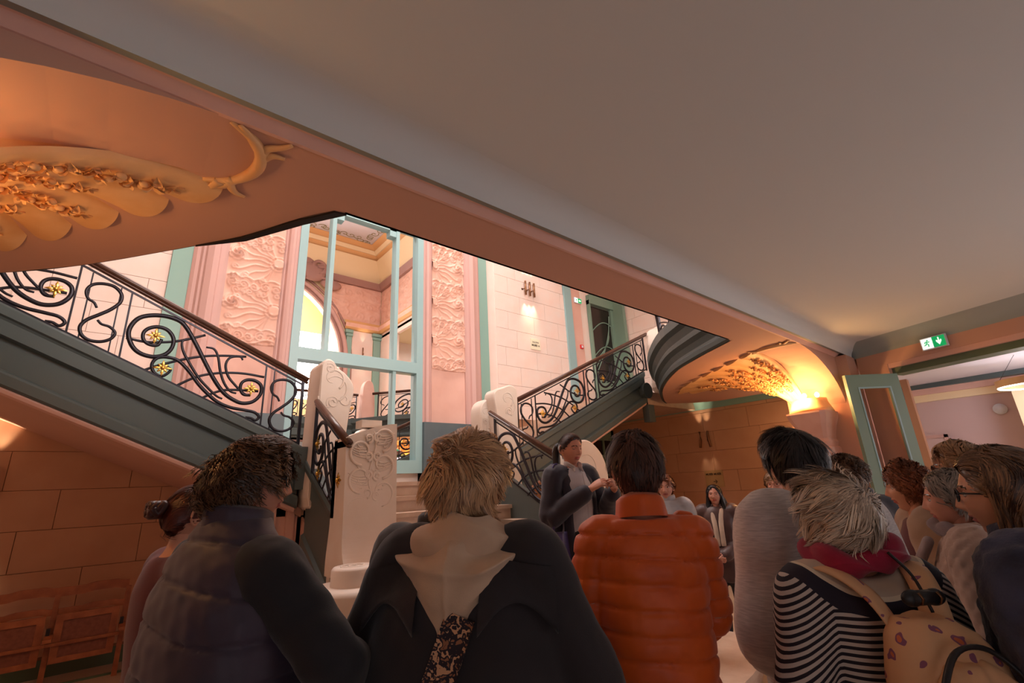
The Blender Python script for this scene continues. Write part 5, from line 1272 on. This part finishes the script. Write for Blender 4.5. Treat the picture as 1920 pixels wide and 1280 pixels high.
def hood(r, s):
    def f(u, v):
        x = (2*u-1); w_ = np.interp(v, [0, .12, .35, .6, .85, 1], [.135, .168, .185, .15, .07, .0]); X = x*w_
        zt = np.interp(v, [0, .12, .35, .6, .85, 1], [1.485, 1.44, 1.385, 1.325, 1.245, 1.19]); Z = zt+.05*x*x*sst(0, .4, v)*(v < .95)+.01*np.sin(x*4+v*9)*(1-v)
        yb = np.interp(v, [0, .12, .35, .6, .85, 1], [-.085, -.145, -.182, -.188, -.180, -.172]); Y_ = yb+(.07+.12*(1-v))*x*x*(1-v*.4)-.02*np.exp(-((v-.32-.1*x*x)/.07)**2)-.010*np.sin(v*15+x*x*6+x)*(1-v)-.006*np.sin(x*9+v*7)*(1-v)*sst(0,.2,v)-.004*np.exp(-(x/.03)**2)
        return np.stack([X, Y_, Z], 1)*s
    P, F = grid(f, 49, 40); Q = P*np.array([.97, 1, 1])+np.array([0, .03, -.004]); n = len(P)
    b = B().add(P, F).add(Q, [tuple(reversed(f_)) for f_ in F]); o = b.out('hood', K['hood'], r, True); sd = o.modifiers.new('s', 'SUBSURF'); sd.levels = 1; sd.render_levels = 1
    def g(u, v):
        a = 2*PI*u; rr = .078+.030*np.sin(PI*v)+.03*(1-v)+.006*np.sin(3*a+v*5); return np.stack([rr*np.cos(a)*1.15, -.012+rr*np.sin(a)*1.08-.01, 1.40+.085*v+.03*np.sin(a)*-1*v+.008*np.sin(a*4+v*9)], 1)*s
    P, F = grid(g, 48, 14, True); mesh('hood_collar', P, F, K['hood'], r, True)
hood(r, s)
def drape(obj, gx, gz, off):
    """points of a cloth panel laid on the back of a garment"""
    n = len(obj.data.vertices); V = np.empty(n*3); obj.data.vertices.foreach_get('co', V); V = V.reshape(-1, 3); V = V[V[:, 1] < 0]; out = []
    for x, z in zip(gx, gz):
        d = np.hypot(V[:, 0]-x, V[:, 2]-z); k_ = np.argsort(d)[:6]; out.append((x, V[k_, 1].mean()-off, z))
    return np.array(out)
co_ = [c for c in r.children if c.name.startswith('coat')][0]
t = np.linspace(0, 1, 40); cx = .035-.24*t; cz = 1.30-.62*t; nx, nz_ = .035*.93, -.035*.36
PL = [drape(co_, (cx+nx*q)*s, (cz-nz_*q*-1)*s, .012+.003*(1-q*q)) for q in (-1, -.5, 0, .5, 1)]
mesh('bag_strap', np.vstack(PL+[p+np.array([0, .008, 0]) for p in (PL[0], PL[4])]), [(a*40+i, a*40+i+1, (a+1)*40+i+1, (a+1)*40+i) for a in range(4) for i in range(39)]+[(i, i+1, 200+i+1, 200+i) for i in range(39)]+[(160+i, 240+i, 241+i, 161+i) for i in range(39)], K['leopard'], r, True)
for sd in (1, -1):
    u, v = np.meshgrid(np.linspace(0, 1, 16), np.linspace(0, 1, 10)); u = u.ravel(); v = v.ravel()
    x = sd*(.075+.17*u); zb = 1.235+.085*np.sin(PI*np.clip(u*.8+.12, 0, 1))**1.2; zt = 1.415-.03*u; P = drape(co_, x*s, (zt+(zb-zt)*v)*s, .010)
    P[:, 1] -= .010*v**2; Q = P+np.array([0, .012, 0]); F = [(j*16+i, j*16+i+1, (j+1)*16+i+1, (j+1)*16+i) for j in range(9) for i in range(15)]
    mesh('back_flap', np.vstack([P, Q]), F+[tuple(i+160 for i in reversed(f)) for f in F]+[(144+i, 145+i, 305+i, 304+i) for i in range(15)], K['coat'], r, True)

# 3 man in the orange puffer jacket
r, T, s, hs, J = person('balding man seen from behind in bright orange quilted jacket', 1.40, 1.01, 1.855, yaw_to(1.40, 1.01)-.12, 'rosy', w=.76, hips=.84, hs=.94, arms=dict(Re=(.185, .10, 1.14), Rw=(-.10, .22, 1.09), Le=(-.215, .0, 1.13), Lw=(.05, .24, 1.14)), pants=K['jean'], head_yaw=.25,
    hair=dict(m=HD, style=[(0, .75), (35, .65), (60, .40), (78, .02), (88, -.02), (100, .0), (118, -.35), (150, -.60), (180, -.66)], n=4200, L=.05, seed=12, width=.0014, lift=.012, rough=.35, thick=.009, whorl=(-.1, -.35, .93), clump=9, bare=lambda d: .95*np.exp(-((d[:, 0]-.22)**2+(d[:, 1]+.50)**2)/.10)*(d[:, 2] > .4), tone=(.45, .5)),
    garments=[garment('jacket', K['orange'], .022, .017, .0085, z_lo=.72, rows=[(.70, .180, .135, 0), (.80, .165, .130, 0), (.92, .148, .122, -.01), (1.04, .136, .112, 0), (1.20, .142, .116, 0), (1.32, .142, .104, -.005), (1.40, .126, .082, -.01), (1.45, .09, .062, -.01)], disp=quilt(.058, .013, .03, 5, .0026), armr=.92), collar(1.44, 1.505, .078, .068, m=K['orange'])])
b = B()
for x0, z0, x1, z1 in ((-.02, 1.43, 0, 1.33), (0, 1.335, .12, 1.33)): b.tube(smoothpath([(x0, -.135, z0), ((x0+x1)/2, -.143, (z0+z1)/2), (x1, -.143, z1)], 3)*s, .0012, 5)

# 4 man with dark hair in the grey sweatshirt, black strap
r, T, s, hs, J = person('dark-haired person from behind in loose heather grey sweatshirt with black strap', 2.09, .74, 1.85, yaw_to(2.09, .74)-.1, 'fair', w=1.0, hs=.96, arms=dict(Re=(.27, -.02, 1.10), Rw=(.08, .24, 1.04), Le=(-.285, -.03, 1.08), Lw=(-.08, .22, .98)), pants=K['trouser'],
    hair=dict(m=HK, style=[(0, .62), (35, .5), (60, .30), (78, .0), (88, .0), (100, .05), (118, -.25), (150, -.50), (180, -.58)], n=4200, L=.085, seed=21, width=.0014, lift=.020, rough=.4, thick=.018, whorl=(.05, -.35, .93), fall=.4, clump=10),
    garments=[garment('sweatshirt', K['grey'], .035, .045, .013, z_lo=.66, rows=[(.60, .19, .14, 0), (.72, .205, .15, 0), (.95, .205, .15, 0), (1.20, .185, .135, 0), (1.32, .176, .12, -.005), (1.40, .150, .09, -.01), (1.45, .09, .065, -.01)], disp=folds(.009, 31, .001, .8), armr=1.25, sl=.92)])
band('shoulder_strap', M['black'], [(-.14, .02, 1.465), (-.10, -.09, 1.455), (.02, -.155, 1.36), (.16, -.175, 1.20), (.25, -.10, 1.02)], .022, .004, up=(0, 1, 0))(r, s, J, None, None)
glasses(r, T, hs*s, M['black'], .003)

# 5 woman with grey hair, crimson scarf, striped knit, feather-print backpack
r, T, s, hs, J = person('grey-haired woman from behind with crimson scarf, striped knit and patterned backpack', 1.77, .54, 1.65, yaw_to(1.75, .56)-.2, 'tan', w=.95, hs=1.0, arms=dict(Re=(.27, -.02, 1.08), Rw=(.12, .24, 1.0), Le=(-.27, -.02, 1.08), Lw=(-.12, .24, 1.0)), pants=K['jean'], head_yaw=.3,
    hair=dict(m=HG, style=[(0, .62), (35, .5), (60, .30), (78, .0), (88, -.02), (100, .0), (118, -.45), (150, -.86), (180, -.98)], n=7000, L=.10, seed=33, width=.0015, lift=.034, rough=.5, thick=.024, whorl=(.25, -.80, .45), fall=.25, clump=13, tone=(.55, .6), puff=lambda d: .010*sst(.1, .8, d[:, 2])),
    garments=[garment('striped_knit', K['stripe'], .022, .024, .012, disp=folds(.005, 41, .001), z_lo=.75, armr=1.12)])
def scarf(r, s, m, z0=1.44, rr=.10, h=.095, seed=0, tilt_=.02, name='scarf'):
    def g(u, v):
        a = 2*PI*u; q = 2*PI*v; R_ = rr+.012*np.sin(a*2+seed)+(.036+.008*np.sin(a*3+seed))*np.cos(q)+.006*np.sin(q*3+a*5)
        z = z0+.03+h*.55*np.sin(q)*(1+.2*np.sin(a*2+1))+tilt_*np.sin(a+.5)+.010*np.sin(a*5+q*2)
        return np.stack([R_*np.cos(a)*1.1, -.008+R_*np.sin(a), z], 1)*s
    P, F = grid(g, 72, 25, True); o = mesh(name, P, F, m, r, True); return o
scarf(r, s, K['scarf'], 1.465, .088, .066, 2)
def backpack(r, s):
    bp = tag(empty('backpack', tuple((0, 0, 0))), 'peach backpack with feather print and black carabiner worn by the grey-haired woman', 'backpack')
    bp.location = r.location+Vector((0, 0, .05)); bp.rotation_euler = r.rotation_euler
    V, F = torso([(.86, .13, .085, -.245), (.90, .145, .095, -.25), (1.05, .145, .095, -.25), (1.20, .135, .085, -.24), (1.28, .11, .065, -.225), (1.33, .06, .04, -.205)]); V2, N, F2 = remesh([(V*s, F)], .008, 5)
    V2 = V2+N*(.004*noise3(V2*np.array([2, 1, .4]), 60, 3)+.003*noise3(V2, 40, 5))[:, None]; mesh('pack_body', V2, F2, K['pack'], bp, True)
    V, F = torso([(.90, .10, .045, -.335), (.96, .112, .05, -.34), (1.12, .112, .05, -.340), (1.20, .095, .04, -.325), (1.25, .05, .03, -.30)]); V2, N, F2 = remesh([(V*s, F)], .007, 5)
    V2 = V2+N*(.004*noise3(V2*np.array([3, 1, .3]), 60, 9))[:, None]; mesh('front_pocket', V2, F2, K['pack'], bp, True)
    B().tube(smoothpath([(-.122, -.33, .98), (-.128, -.340, 1.12), (-.10, -.345, 1.21), (-.03, -.325, 1.270), (.05, -.325, 1.268), (.105, -.345, 1.20), (.128, -.340, 1.10)], 6)*s, .0075, 6, flat=(1, .8)).out('zip', M['black'], bp, True)
    for sd in (1, -1):
        P = smoothpath([(sd*.055, -.20, 1.27), (sd*.085, -.150, 1.365), (sd*.125, -.06, 1.415), (sd*.135, .05, 1.39), (sd*.135, .13, 1.28), (sd*.15, .13, 1.15), (sd*.17, .0, 1.0), (sd*.14, -.17, .92)], 6)*s
        B().tube(P, 1, 8, flat=(.036, .007), up=(0, 0, 1)).out('strap', K['pack'], bp, True)
    B().tube(smoothpath([(.045, -.20, 1.32), (.05, -.16, 1.40), (.02, -.13, 1.46)], 5)*s, .004, 6).out('loop', M['black'], bp, True)
    b = B().ell((-.03*s, -.235*s, 1.365*s), (.028, .014, .020)).ell((.03*s, -.235*s, 1.365*s), (.028, .014, .020)).tube(np.array([(-.035, -.235, 1.365), (.035, -.235, 1.365)])*s, .018, 10); b.out('carabiner_case', M['black'], bp, True)
    for x in (-.022, .028): B().tube(np.array([(x, -.250, 1.352), (x+.004, -.256, 1.366), (x, -.250, 1.38)])*s, .0035, 6).out('metal_clip', M['brass'], bp, True)
    return bp
backpack(r, s)

# 6 woman in the navy knit, far right
bobst = [(0, .60), (25, .52), (45, .36), (62, .16), (80, .06), (96, -.05), (108, -.6), (130, -.85), (180, -.95)]
r, T, s, hs, J = person('woman with brown bob and glasses in navy mohair sweater at the right edge', 1.95, .16, 1.72, yaw_to(1.94, .19)+.30, 'fair', w=1.0, hs=1.0, face=1, arms=dict(Re=(.27, -.02, 1.08), Rw=(.12, .24, 1.0), Le=(-.29, -.02, 1.06), Lw=(-.06, .24, 1.02)), pants=K['trouser'],
    hair=dict(m=HM_, style=bobst, n=6000, L=.17, seed=51, width=.0016, lift=.010, part=lambda q: np.array([[0, -.9, 0]])*(q[:, 1:2] > .02), thick=.022, whorl=(.1, .15, .98), fall=.75, clump=13, puff=lambda d: .014*sst(.1, .9, -d[:, 1])*sst(-.9, -.2, d[:, 2])+.010*sst(-.2, -.8, d[:, 2])*(d[:, 1] < .3), tone=(.4, .6)),
    garments=[garment('sweater', K['navy'], .035, .04, .013, z_lo=.70, disp=lambda P, N: .006*noise3(P*np.array([1, 1, .5]), 20, 61)+.004*noise3(P, 110, 62), armr=1.25), collar(1.44, 1.53, .095, .085, .016, m=K['navy'])])
glasses(r, T, hs*s, M['black'], .0024, True)

# 7 grey-haired woman in the quilted jacket
r, T, s, hs, J = person('older woman in profile with short grey hair and beige quilted jacket', 2.79, .40, 1.66, yaw_to(2.79, .42)+.1, 'rosy', w=1.0, hs=1.0, face=1, arms=dict(Re=(.27, -.02, 1.08), Rw=(.12, .22, 1.0), Le=(-.27, -.02, 1.06), Lw=(-.12, .20, .98)), pants=K['jean'],
    hair=dict(m=HG2, style=BACKHL, n=2600, L=.06, part=lambda q: np.array([[0, -.8, .1]])*(q[:, 1:2] > .0), seed=71, width=.002, lift=.012, thick=.018, whorl=(0, -.5, .85), fall=.45, clump=9),
    garments=[garment('jacket', K['quilt'], .035, .035, .013, z_lo=.62, rows=[(.60, .21, .16, 0), (.80, .205, .15, 0), (1.04, .185, .14, 0), (1.20, .178, .135, 0), (1.32, .176, .12, -.005), (1.40, .155, .09, -.01), (1.45, .10, .065, -.01)], disp=lambda P, N: .009*(np.minimum(np.abs(np.sin(PI*(P[:, 2]+(P[:, 1]+P[:, 0]))/.07))*np.abs(np.sin(PI*(P[:, 2]-(P[:, 1]+P[:, 0]))/.07))*2.2, 1)**.6-1)+.003*noise3(P, 22, 3), armr=1.15),
              collar(1.44, 1.50, .10, .10, .012, m=K['quilt'])])
scarf(r, s, K['scarf2'], 1.425, .088, .06, 5)
V, F = limb(np.array([(-.05, .14, 1.42), (-.04, .20, 1.30), (-.05, .215, 1.15), (-.045, .21, 1.02)])*s, [(.045, .02), (.05, .02), (.05, .018), (.05, .012)]); mesh('scarf_end', V, F, K['scarf2'], r, True)

# 8 woman with chestnut curls
r, T, s, hs, J = person('woman in profile with chestnut curls and long greige cardigan', 3.27, .63, 1.70, yaw_to(3.28, .68)+.05, 'fair', w=1.05, hs=1.0, face=1, arms=dict(Re=(.27, -.02, 1.08), Rw=(.12, .22, 1.0), Le=(-.27, -.02, 1.06), Lw=(-.12, .20, .98)), pants=K['trouser'],
    hair=dict(m=HR, style=[(0, .58), (35, .46), (60, .28), (78, -.05), (100, .0), (118, -.40), (150, -.60), (180, -.68)], n=2600, L=.07, part=lambda q: np.array([[0, -.8, .1]])*(q[:, 1:2] > .0), seed=81, width=.0024, lift=.018, curl=.007, thick=.022, clump=8),
    garments=[garment('top', K['maroon'], .02, .012, .016, sl=.7), garment('cardigan', K['camel'], .040, .04, .015, z_lo=.4, rows=[(.42, .24, .18, -.03), (.80, .22, .16, -.03), (1.04, .20, .14, -.03), (1.20, .185, .130, -.03), (1.32, .176, .115, -.03), (1.40, .155, .085, -.035), (1.45, .09, .05, -.04)], disp=folds(.008, 83), armr=1.2)])

# 9 curly dark-haired man beyond the grey hair
person('man with dark curls and navy jacket half hidden behind the grey-haired woman', 3.66, 1.01, 1.77, 1.1, 'rosy', w=1.0, hs=1.0, arms=FOLDED, pants=K['jean'],
    hair=dict(m=HBr, style=BACKHL, n=1600, L=.05, seed=91, width=.0026, lift=.014, curl=.007, thick=.02, clump=8), garments=[garment('jacket', K['navyj'], .03, .03, .018, disp=folds(.006, 92)), collar(1.44, 1.51, .10, .09, m=K['navyj'])])
# 10 person just visible above the brown bob
r, T, s, hs, J = person('person with fair fringe and glasses just visible behind the brown bob', 3.09, .38, 1.79, yaw_to(3.09, .38), 'fair', w=1.0, hs=1.0, face=1, arms=FOLDED, pants=K['jean'],
    hair=dict(m=HY, style=BACKHL, n=1600, L=.06, part=lambda q: np.array([[0, -.8, .1]])*(q[:, 1:2] > .0), seed=101, width=.0024, lift=.016, thick=.018, clump=8), garments=[garment('jacket', K['zip'], .03, .03, .018, disp=folds(.006, 102))])
glasses(r, T, hs*s, M['black'], .002)

# 11 woman with glasses standing at the back
r, T, s, hs, J = person('woman with short dark blond hair, glasses and dark open jacket at the back', 4.95, 1.98, 1.71, yaw_to(4.95, 1.98)+.35, 'rosy', w=1.0, hs=1.0, face=1, arms=dict(Re=(.26, -.01, 1.08), Rw=(.10, .24, .98), Le=(-.26, -.01, 1.08), Lw=(-.10, .24, .98)), pants=K['trouser'], brow=HY,
    hair=dict(m=HY, style=[(0, .50), (35, .42), (60, .20), (78, -.15), (88, -.2), (100, -.15), (118, -.40), (150, -.62), (180, -.68)], n=1600, L=.06, part=lambda q: np.array([[0, -.8, .1]])*(q[:, 1:2] > .0), seed=111, width=.003, lift=.014, thick=.02, clump=8),
    garments=[garment('blouse', fabric('brown_blouse', s2l(104, 74, 66)), .02, .012, .016, sl=.7), garment('jacket', K['navyj'], .026, .03, .016, rows=[(.70, .19, .13, -.03), (.80, .18, .13, -.03), (1.04, .165, .112, -.03), (1.20, .170, .112, -.035), (1.32, .172, .10, -.035), (1.40, .160, .078, -.04), (1.47, .105, .06, -.045)], disp=folds(.005, 112)), collar(1.43, 1.50, .10, .095, m=K['navyj'], open_=.5)])
glasses(r, T, hs*s, M['brass'], .0014, True)

# 12 woman with long black hair and brown jacket
r, T, s, hs, J = person('woman with long black hair, brown jacket and cream scarf, hands clasped', 5.53, 2.93, 1.60, yaw_to(5.53, 2.93)+.25, 'rosy', w=1.0, hs=1.0, face=1, head_pitch=.08, brow=HK, hand=('fist', 'relax'), arms=dict(Re=(.235, .0, 1.08), Rw=(.06, .20, .92), Le=(-.235, .0, 1.08), Lw=(-.04, .21, .92)), palms=((-1, -.3, 0), (1, -.5, 0)), pants=K['jean'],
    hair=dict(m=HK, style=[(0, .66), (20, .60), (40, .35), (58, -.1), (75, -.5), (100, -.7), (180, -.9)], n=2200, L=.20, seed=121, width=.003, part=lambda q: np.stack([np.sign(q[:, 0])*.5*(q[:, 1] > 0), -.9*(q[:, 1] > -.02), 0*q[:, 0]], 1), lift=.008, thick=.012, whorl=(.05, .3, .95), fall=.85, clump=10),
    garments=[garment('jacket', K['brown'], .032, .026, .014, z_lo=.60, rows=[(.62, .215, .15, 0), (.80, .205, .14, 0), (1.04, .17, .12, 0), (1.20, .170, .12, 0), (1.32, .172, .105, -.005), (1.40, .150, .08, -.01), (1.45, .09, .05, -.01)], disp=folds(.006, 123), armr=1.15), collar(1.43, 1.49, .085, .08, m=K['brown'], open_=.5)])
for sd in (1, -1):
    V, F = limb(np.array([(sd*.055, .03, 1.44), (sd*.05, .10, 1.38), (sd*.035, .150, 1.25), (sd*.03, .165, 1.08), (sd*.03, .165, 1.02)])*s, [(.03, .02), (.03, .018), (.026, .016), (.026, .014), (.026, .01)]); mesh('scarf_end', V, F, K['cream'], r, True)
V, F = limb(np.array([(-.02, -.075, 1.53), (-.03, -.115, 1.44), (-.05, -.145, 1.33), (-.06, -.15, 1.24)])*s, [(.085, .045), (.10, .04), (.10, .035), (.08, .02)]); hv = mesh('long_hair', V+0, F, HK, r, True)
for sd, l in ((1, 1.26), (-1, 1.20)):
    V, F = limb(np.array([(sd*.075, .0, 1.58), (sd*.085, .01, 1.48), (sd*.10, .055, 1.38), (sd*.10, .10, l)])*s, [(.022, .05), (.03, .045), (.032, .03), (.022, .014)]); mesh('long_hair', V, F, HK, r, True)

# 13 small woman behind the orange jacket
r, T, s, hs, J = person('woman with short reddish blond hair and light grey zip fleece behind the orange jacket', 4.33, 2.80, 1.56, yaw_to(4.28, 2.8)+.35, 'rosy', z0=ris, w=1.0, hs=1.05, face=1, brow=HY, arms=FOLDED, pants=K['jean'],
    hair=dict(m=HR, style=[(0, .55), (35, .45), (60, .28), (78, .0), (100, .0), (118, -.35), (180, -.6)], n=1500, L=.06, part=lambda q: np.array([[0, -.8, .1]])*(q[:, 1:2] > .0), seed=131, width=.003, lift=.014, thick=.02, clump=8, tone=(.8, .5)),
    garments=[garment('fleece', K['zip'], .03, .03, .016, disp=folds(.006, 132)), collar(1.44, 1.51, .095, .085, m=K['zip'])])

# 14 woman with the auburn bun
r, T, s, hs, J = person('woman with auburn hair tied in a bun, hidden behind the man in the vest', .29, 2.50, 1.76, yaw_to(.29, 2.50)+.1, 'fair', w=.9, hs=1.0, arms=FOLDED, pants=K['jean'],
    hair=dict(m=HW, style=BACKHL, n=2000, L=.11, seed=141, width=.0018, lift=.004, thick=.010, whorl=(0, .9, .3), fall=.1, clump=9, tone=(.35, .5)), garments=[garment('pullover', K['maroon'], .02, .02, .018)])
b = B(); t = np.linspace(0, 1, 60)
for i in range(5): a = t*2*PI*1.2+i*1.3; b.tube(np.stack([.028*np.cos(a)+.003*i, .020*np.sin(a*1.5+i), .026*np.sin(a)+.004*np.sin(a*3)], 1), .013, 8)
b.ell((0, 0, 0), (.034, .03, .034)); V = xf(np.vstack(b.V)*s+np.array([0, -.135, .035]), T); mesh('hair_bun', V, b.F, HW, r, True)

# 15 person in the dark coat hidden behind the blond woman
r, T, s, hs, J = person('person in a black coat mostly hidden behind the blond woman', 1.16, 1.86, 1.80, yaw_to(1.16, 1.86)+.2, 'fair', w=1.2, hs=.92, arms=dict(Re=(.27, 0, 1.1), Rw=(.1, .22, 1.0), Le=(-.29, 0, 1.1), Lw=(-.1, .22, 1.0)), pants=K['jean'],
    hair=dict(m=HD, style=BACKHL, n=1200, L=.04, seed=151, width=.002, lift=.005, thick=.008, clump=8), garments=[garment('coat', K['coat'], .03, .032, .015, disp=folds(.006, 152)), collar(1.43, 1.51, .11, .10, .014, m=K['coat'])])

# 16 the guide on the steps
r, T, s, hs, J = person('guide with dark ponytail, navy blazer and white shirt gesturing on the steps', 2.80, 2.63, 1.745, math.radians(262), 'rosy', z0=2*ris, w=.90, hips=1.0, hs=1.02, face=1, expr=1, head_yaw=.0, head_pitch=-.08, brow=HD, hand=('pinch', 'pinch'), arms=dict(Re=(.25, .02, 1.10), Rw=(.055, .27, 1.285), Le=(-.26, .06, 1.12), Lw=(-.13, .30, 1.27)), palms=((-.8, .1, -.3), (.9, -.2, -.1)), pants=K['trouser'],
    hair=dict(m=HD, style=[(0, .60), (35, .50), (60, .28), (78, -.02), (88, .0), (100, .06), (118, -.30), (150, -.55), (180, -.6)], n=2200, L=.12, seed=161, width=.0018, lift=.002, thick=.009, whorl=(0, .95, .2), fall=.0, clump=10, tone=(.3, .4)),
    garments=[garment('shirt', K['shirt'], .014, .006, .012, sl=.6, disp=folds(.004, 162)),
              garment('blazer', K['blazer'], .022, .022, .012, rows=[(.72, .175, .10, -.035), (.90, .178, .10, -.04), (1.04, .158, .085, -.045), (1.20, .160, .085, -.05), (1.32, .165, .080, -.045), (1.40, .155, .066, -.04), (1.46, .10, .045, -.045)], sl=.84, disp=folds(.004, 163), armr=1.1)])
for sd in (1, -1):        # blazer fronts and shirt collar points
    def f(u, v, sd=sd):
        z = 1.44-.70*v; x0 = np.interp(v, [0, .15, .5, 1], [.052, .085, .10, .085]); x1 = np.interp(v, [0, .15, .5, 1], [.11, .15, .155, .165])
        x = x0+(x1-x0)*u; y = np.interp(v, [0, .12, .3, .6, 1], [.055, .098, .128, .128, .125])-(x-.05)*.55*np.interp(v, [0, 1], [.5, 1]); return np.stack([sd*x, y+.014*np.sin(PI*u)*.5, z], 1)*s
    P, F = grid(f, 8, 24); V = np.vstack([P, P-np.array([0, .012, 0])]); n = len(P); mesh('blazer_front', V, F+[tuple(i+n for i in reversed(q)) for q in F], K['blazer'], r, True)
    V, F = limb(np.array([(sd*.050, -.01, 1.475), (sd*.048, .045, 1.465), (sd*.032, .080, 1.44), (sd*.040, .098, 1.415)])*s, [(.006, .022), (.006, .024), (.006, .022), (.004, .008)]); mesh('shirt_collar', V, F, K['shirt'], r, True)
    E_, W_ = J['R' if sd > 0 else 'L'][1:]
B().tube(smoothpath([(0, .135, 1.40), (0, .158, 1.25), (0, .158, 1.1), (0, .150, .98)], 5)*s, .003, 5).out('button_placket', K['shirt'], r, True)
V, F = limb(np.array([(-.0, -.100, 1.61), (0, -.135, 1.625), (0, -.165, 1.58), (0.005, -.165, 1.48), (.0, -.150, 1.38)])*s+np.array([0, 0, .0]), [.018, .026, .034, .032, .012])
o = mesh('ponytail', V+np.random.default_rng(1).normal(0, .0012, V.shape), F, HD, r, True)
V, F = ellip((0, 0, 0), (.016, .012, .016)); 
W_ = J['L'][2]; E_ = J['L'][1]; d = (W_-E_)/np.linalg.norm(W_-E_); B().tube([W_-d*.028, W_-d*.006], [.032, .032], 14).out('watch', M['black'], r, True)
for sd in (1, -1): B().ell(xf([(sd*.080*s, .0, -.035*s)], T)[0], (.004, .004, .004)).out('earring', M['gold'], r, True)
tb = tag(empty('tote_bag', (0, 0, 0)), 'purple tote bag with yellow anniversary lettering hanging from the guide\'s shoulder', 'bag'); tb.location = r.location; tb.rotation_euler = r.rotation_euler
def tote(u, v):
    x = .245+.02*np.sin(v*3); y = -.16+.36*u; z = 1.02-.46*v; return np.stack([x+.025*np.sin(PI*u)*(1)+.006*np.sin(u*14+v*4), y+0*x-.02*(2*u-1)*(1-v), z-.01*np.sin(PI*u)*(1-v)], 1)*s
P, F = grid(tote, 20, 22); n = len(P); Q = P.copy(); Q[:, 0] -= .03+.03*np.sin(PI*np.clip((Q[:, 2]-.5)/.55, 0, 1)); mesh('bag_body', np.vstack([P, Q]), F+[tuple(i+n for i in reversed(f)) for f in F]+[(i, i+1, n+i+1, n+i) for i in range(19)]+[(420+i, 420+n+i, 421+n+i, 421+i) for i in range(19)]+[(20*j, n+20*j, n+20*j+20, 20*j+20) for j in range(21)]+[(20*j+19, 20*j+39, n+20*j+39, n+20*j+19) for j in range(21)], K['tote'], tb, True)
for y in (-.06, .08): B().tube(smoothpath([(.262, y, 1.0), (.25, y*.8, 1.15), (.235, y*.5, 1.33), (.19, y*.3, 1.455), (.14, y*.2, 1.47)], 5)*s, 1, 6, flat=(.014, .003), up=(1, 0, 0)).out('bag_handle', K['tote'], tb, True)
MX = lambda y, z, sz: Matrix.Translation((.282*s, y*s, z*s))@Matrix.Rotation(PI/2, 4, 'Z')@Matrix.Rotation(PI/2, 4, 'X')
for t_, y, z, sz, mm, bo in (('4', -.075, .905, .15, K['olive'], .004), ('0', .035, .875, .17, K['olive'], .004), ('S', .03, .74, .17, K['olive'], .004), ('VILLES', -.04, .855, .042, K['yellow'], .0015), ('& PAYS', -.04, .815, .042, K['yellow'], .0015), ("D'ART &", -.04, .775, .042, K['yellow'], .0015), ("D'HISTO", -.04, .735, .042, K['yellow'], .0015), ('IRE', -.065, .695, .042, K['yellow'], .0015)):
    text('lettering', t_, sz, mm, tb, MX(y, z, sz)@Matrix.Translation((0, 0, .002 if mm is K['yellow'] else 0)), .001, bo)
box('yellow_patch', (.283*s, -.045*s, .68*s), (.286*s, .015*s, .715*s), K['yellow'], tb)
